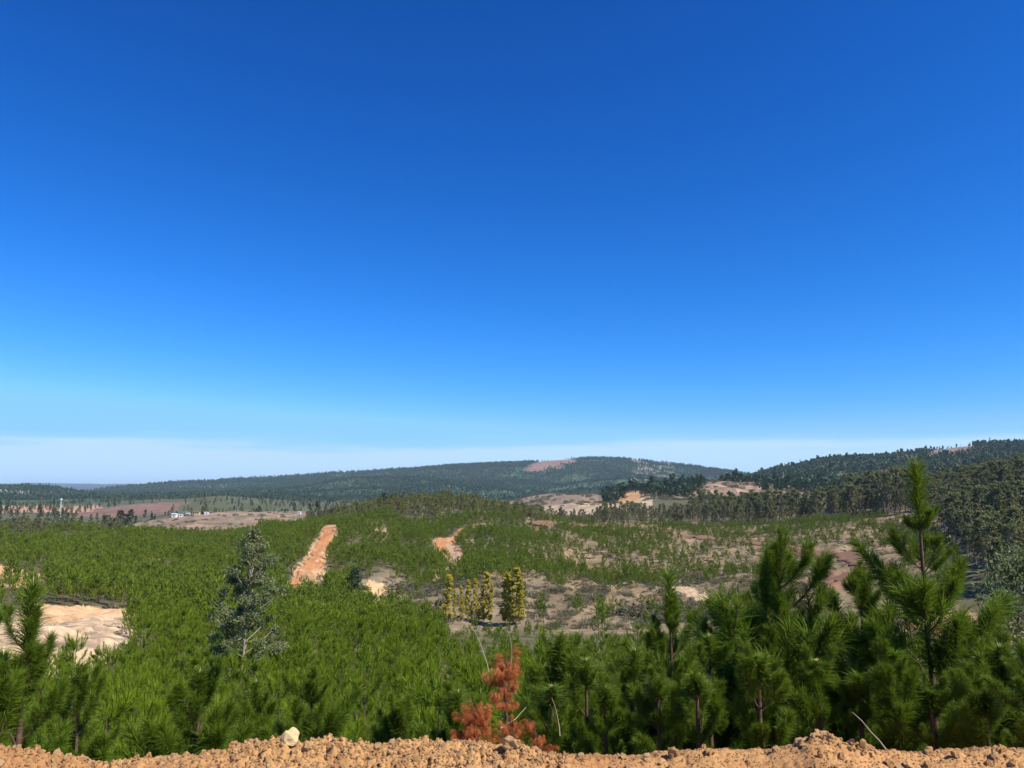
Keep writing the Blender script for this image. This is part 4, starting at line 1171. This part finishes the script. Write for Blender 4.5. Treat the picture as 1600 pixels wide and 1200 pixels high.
shed(307, 803, 4.4, 3, 2.1, .8, 'tan_wall', 'brown_roof', 'farmhouse', 'tan farmhouse with a brown roof on the bare brown hill', 3)
shed(323, 803, 2.8, 2, 1.1, .4, 'white_wall', 'tin_roof', 'grey_shed', 'grey and white shed right of the tan farmhouse', 1)
shed(468, 803, 2.2, 2, 1.4, .4, 'white_wall', 'tin_roof', 'tiny_hut', 'tiny white hut at the right end of the brown hill', 1)

x, y, z = spot(97, 1000)
zt = ZC + slope_of(97, 779) * 1000
z0 = z; hm = zt - z
t = thing('radio_mast', 'slim pale lattice radio mast standing above the woods at the left', 'mast', (x, y, z0))
gme = Geo()
for k in range(3):
    a = k * 2.094
    P = np.array([[math.cos(a) * (0.9 - .5 * s), math.sin(a) * (0.9 - .5 * s), hm * s] for s in np.linspace(0, 1, 8)])
    V, q = tube(P, np.full(8, 0.14), 4); gme.add(V, q)
put('leg', gme.mesh('leg', M['steel']), t)
gme = Geo()
nb = 14
for b in range(nb):
    for k in range(3):
        a, a2 = k * 2.094, (k + 1) * 2.094
        s0, s1 = b / nb, (b + 1) / nb
        P = np.array([[math.cos(a) * (0.9 - .5 * s0), math.sin(a) * (0.9 - .5 * s0), hm * s0], [math.cos(a2) * (0.9 - .5 * s1), math.sin(a2) * (0.9 - .5 * s1), hm * s1]])
        V, q = tube(P, [.06, .06], 4); gme.add(V, q)
put('brace', gme.mesh('brace', M['steel']), t)
gme = Geo(); V, q = tube([(0, 0, hm - 2.2), (0, 0, hm - 2), (0, 0, hm - .2), (0, 0, hm)], [.1, 1.0, 1.0, .1], 10); gme.add(V, q); put('antenna', gme.mesh('antenna', M['white_wall'], True), t)

# ------------------------------------------------------------------ near pines
NP = [
    (62, 6.3, 905, 'dark young pine with a visible pale trunk at the left end of the dirt bank', 1, 0.85, 5),
    (-14, 5.9, 965, 'dark pine cut by the left edge of the view', 2, 0.9, 5),
    (330, 8.2, 1042, 'dark green pine with pale shoot tips behind the bank, left of the yellow rock', 3, 0.9, 5),
    (498, 7.6, 1046, 'dark pine with upswept branches just right of the yellow rock', 4, 0.9, 5),
    (150, 8.8, 1030, 'bright green pine with slim upright shoots right of the left edge pines', 5, 0.8, 5),
    (415, 9.5, 1060, 'pine with pale tips standing below the silvery eucalyptus', 6, 0.8, 5),
    (875, 7.4, 985, 'bushy pine right behind the orange dead pine', 7, 0.95, 5),
    (912, 6.7, 1022, 'slender light green pine with a bare dark trunk right of the dead pine', 8, 0.72, 4),
    (985, 7.0, 1008, 'slender dark pine with a bare trunk in the middle of the right half', 9, 0.72, 4),
    (1043, 8.0, 893, 'light green pine with a tall pointed tip against the brown hillside', 10, 0.8, 5),
    (1098, 6.6, 985, 'pine with bowed bare pale stems right of the pointed light green pine', 11, 0.75, 4),
    (1212, 7.2, 842, 'big dark bushy pine right of the striped clay', 12, 1.0, 6),
    (1172, 5.7, 1012, 'front pine with pale candle tips over the dip of the dirt bank', 13, 0.85, 5),
    (1262, 5.9, 1020, 'dark pine behind the highest lump of the dirt bank', 14, 0.9, 5),
    (1432, 7.2, 722, 'tallest young pine, with pale candle buds on top and a long bare stem', 15, 1.05, 5),
    (1335, 8.0, 885, 'pine whose tip shows left of the tallest pine', 16, 0.8, 5),
    (1545, 6.8, 1000, 'soft green pine with candle tips right of the tallest pine', 17, 0.95, 5),
    (1612, 6.6, 1005, 'pine cut by the right edge of the view', 18, 0.95, 5),
    (1378, 5.9, 1005, 'drooping pine low in front of the tallest pine', 19, 0.85, 5),
    (1140, 8.5, 960, 'dark pine between the pale stemmed pine and the big bushy pine', 20, 0.9, 5),
    (945, 8.8, 1035, 'small pine filling the gap between two slender bare trunked pines', 21, 0.8, 5),
    (1490, 6.0, 1055, 'low bright pine at the foot of the tallest pine, on its right', 22, 0.9, 5),
    (1300, 7.0, 1025, 'dark pine right of the big dark bushy pine', 23, 0.9, 5),
    (1020, 6.0, 1085, 'small pine with dark needles peering over the dip of the bank', 24, 0.8, 5),
    (640, 8.4, 1090, 'low bright pine behind the middle of the dirt bank', 26, 0.8, 5),
    (720, 8.6, 1075, 'low pine left of the orange dead pine', 29, 0.8, 5),
    (1080, 5.9, 1095, 'low feathery pine over the middle of the dip in the bank', 30, 0.8, 5),
    (1225, 6.3, 1075, 'shaded pine between the candle tipped pine and the lump of the bank', 33, 0.9, 5),
    (1430, 5.8, 1080, 'feathery low branches of a small pine under the tallest pine', 34, 0.85, 5),
    (860, 6.2, 1090, 'small feathery pine at the right foot of the dead pine', 35, 0.75, 5),
    (940, 6.2, 1110, 'short pine close behind the bank, right of the dead pine', 36, 0.75, 5),
    (1325, 6.0, 1040, 'dark feathery pine between the lump of the bank and the drooping pine', 37, 0.9, 5),
    (1515, 5.8, 1075, 'small bright pine near the right end of the dirt bank', 38, 0.9, 5),
    (1580, 5.7, 1050, 'low green pine in the right bottom corner behind the bank', 39, 0.95, 5),
    (1120, 7.2, 1050, 'shaded pine behind the bowed pale stems', 40, 0.9, 5),
    (1190, 8.6, 900, 'pine half hidden on the left side of the big dark bushy pine', 41, 0.8, 5),
    (30, 7.2, 1010, 'green pine between the two dark pines at the left edge', 43, 0.8, 5),
]
for px_, d_, top, l, sd, spd, fl in NP:
    lt = sd in (7, 9, 13, 16, 18, 24, 30, 35, 38, 39, 5, 6, 8, 10, 17, 21, 22, 25, 26, 27, 28, 29, 31, 36)
    low = sd in (24, 26, 29, 30, 34, 35, 36, 39, 3, 4, 5, 6)
    near_pine(px_, d_, top, l, sd, spd * (1.05 if low else 0.84 if sd == 15 else 0.92), 0.27 if sd != 15 else 0.43, 0.2 if sd not in (1,) else 0.7, fl if sd != 15 else 6, 0.0, 0.0, lt)

# dead orange pine and its fallen boughs
def dead_pile(name, label, px_, d_, top, seed, n, ln, low, high):
    rr = np.random.default_rng(seed)
    x, y, z = spot(px_, d_)
    zt = ZC + slope_of(px_, top) * d_
    h = zt - z
    t = thing(name, label, 'dead pine', (x, y, z))
    me, P = trunk_mesh(h * 0.86, 0.012 + 0.008 * h, 0.008, rr, 0.08)
    put('trunk', me, t)
    for k in range(n):
        zz = h * rr.uniform(low, high)
        w, nd = DEADBR[rr.integers(len(DEADBR))]
        L = ln * rr.uniform(.35, 1.1)
        b = put('branch', w, t, (np.interp(zz, P[:, 2], P[:, 0]), np.interp(zz, P[:, 2], P[:, 1]), zz), (rr.uniform(-.6, .6), -R(rr.uniform(-5, 70)), rr.uniform(0, 6.28)), (L, L, L))
        put('needles', nd, b)
dead_pile('dead_pine', 'dead pine with hanging orange brown needles behind the middle of the dirt bank', 794, 5.6, 1046, 41, 52, 0.18, 0.62, 1.0)
dead_pile('dead_bough', 'mounded heap of orange dead pine boughs left of the dead pine', 748, 4.7, 1122, 42, 50, 0.15, 0.62, 0.95)
dead_pile('dead_bough', 'small orange dead bough on the bank at the foot of the dead pine', 800, 4.7, 1135, 43, 16, 0.16, 0.6, 0.95)
dead_pile('dead_bough', 'little tuft of orange dead needles right of the dead pine', 838, 4.7, 1145, 44, 9, 0.13, 0.6, 0.95)

def stick(p0, p1, d0, d1, r, label):
    def w(p, d_):
        px_, py_ = p
        X = (px_ - 800) / F; u = (600 - py_) / F
        fw = math.cos(TH) - u * math.sin(TH); up = math.sin(TH) + u * math.cos(TH)
        return np.array([X / fw * d_, d_, ZC + up / fw * d_])
    a, b = w(p0, d0), w(p1, d1)
    m = (a + b) / 2 + np.array([0.012, 0, -0.01])
    gme = Geo(); V, q = tube(np.array([a, (a + m) / 2 + .003, m, (b + m) / 2 + .004, b]) - a, np.linspace(r * .7, r * .3, 5), 6); gme.add(V, q)
    o = put('dry_stick', gme.mesh('dry_stick', M['stick'], True), None, tuple(a))
    tag(o, label, 'stick')
stick((1385, 1172), (1332, 1113), 3.75, 4.1, 0.006, 'long pale dry stick leaning out of the bank under the tallest pine')
stick((764, 1050), (741, 985), 5.45, 5.5, 0.005, 'thin pale dead twig standing above the dead pine, on its left')
stick((798, 1040), (796, 992), 5.5, 5.5, 0.004, 'thin upright grey twig above the dead pine, on its right')
stick((782, 1138), (822, 1105), 5.0, 5.2, 0.005, 'pale stick crossing in front of the dead pine trunk')
stick((875, 1150), (862, 1090), 5.0, 5.1, 0.004, 'thin greenish stem right of the dead pine')

# rubble on the bank
rr = np.random.default_rng(88)
n = 24000
x = rr.uniform(-2.75, 2.75, n); y = YB + rr.uniform(-0.26, 0.10, n); z = berm_z(x, y)
s = (0.0022 + 0.0075 * rr.random(n) ** 3) * np.where(fbm(x / 0.5, y / 0.25, 68, 2) > 0.0, 1.15, 0.6)
scatter('dirt_crumbs', 'loose crumbs of orange dirt strewn over the bank', np.stack([x, y, z + s * .2], 1), rr.uniform(0, 6.28, (n, 3)), np.stack([s * rr.uniform(.8, 1.4, n), s, s], 1), rr.integers(0, 4, n), [rock_mesh('crumb', 600 + k, M['clod'], 1, 0.3) for k in range(4)])

# ------------------------------------------------------------------ haze
HAZE = 4.5e-5
gme = Geo(); box(gme, -27000, 27000, -27000, 27000, float(GZ.min()) - 1.5, max(float(GZ.max()) + 25.0, ZC + 30))
hm_, nt, out = new_mat('haze')
pv = nt.nodes.new('ShaderNodeVolumePrincipled')
pv.inputs['Density'].default_value = HAZE
pv.inputs['Color'].default_value = (0.66, 0.88, 1.0, 1)
pv.inputs['Anisotropy'].default_value = 0.0
nt.links.new(pv.outputs[0], out.inputs['Volume'])
hz = put('haze', gme.mesh('haze', hm_))
tag(hz, 'thin pale blue haze in the air over the valley and hills', None, None, 'stuff')
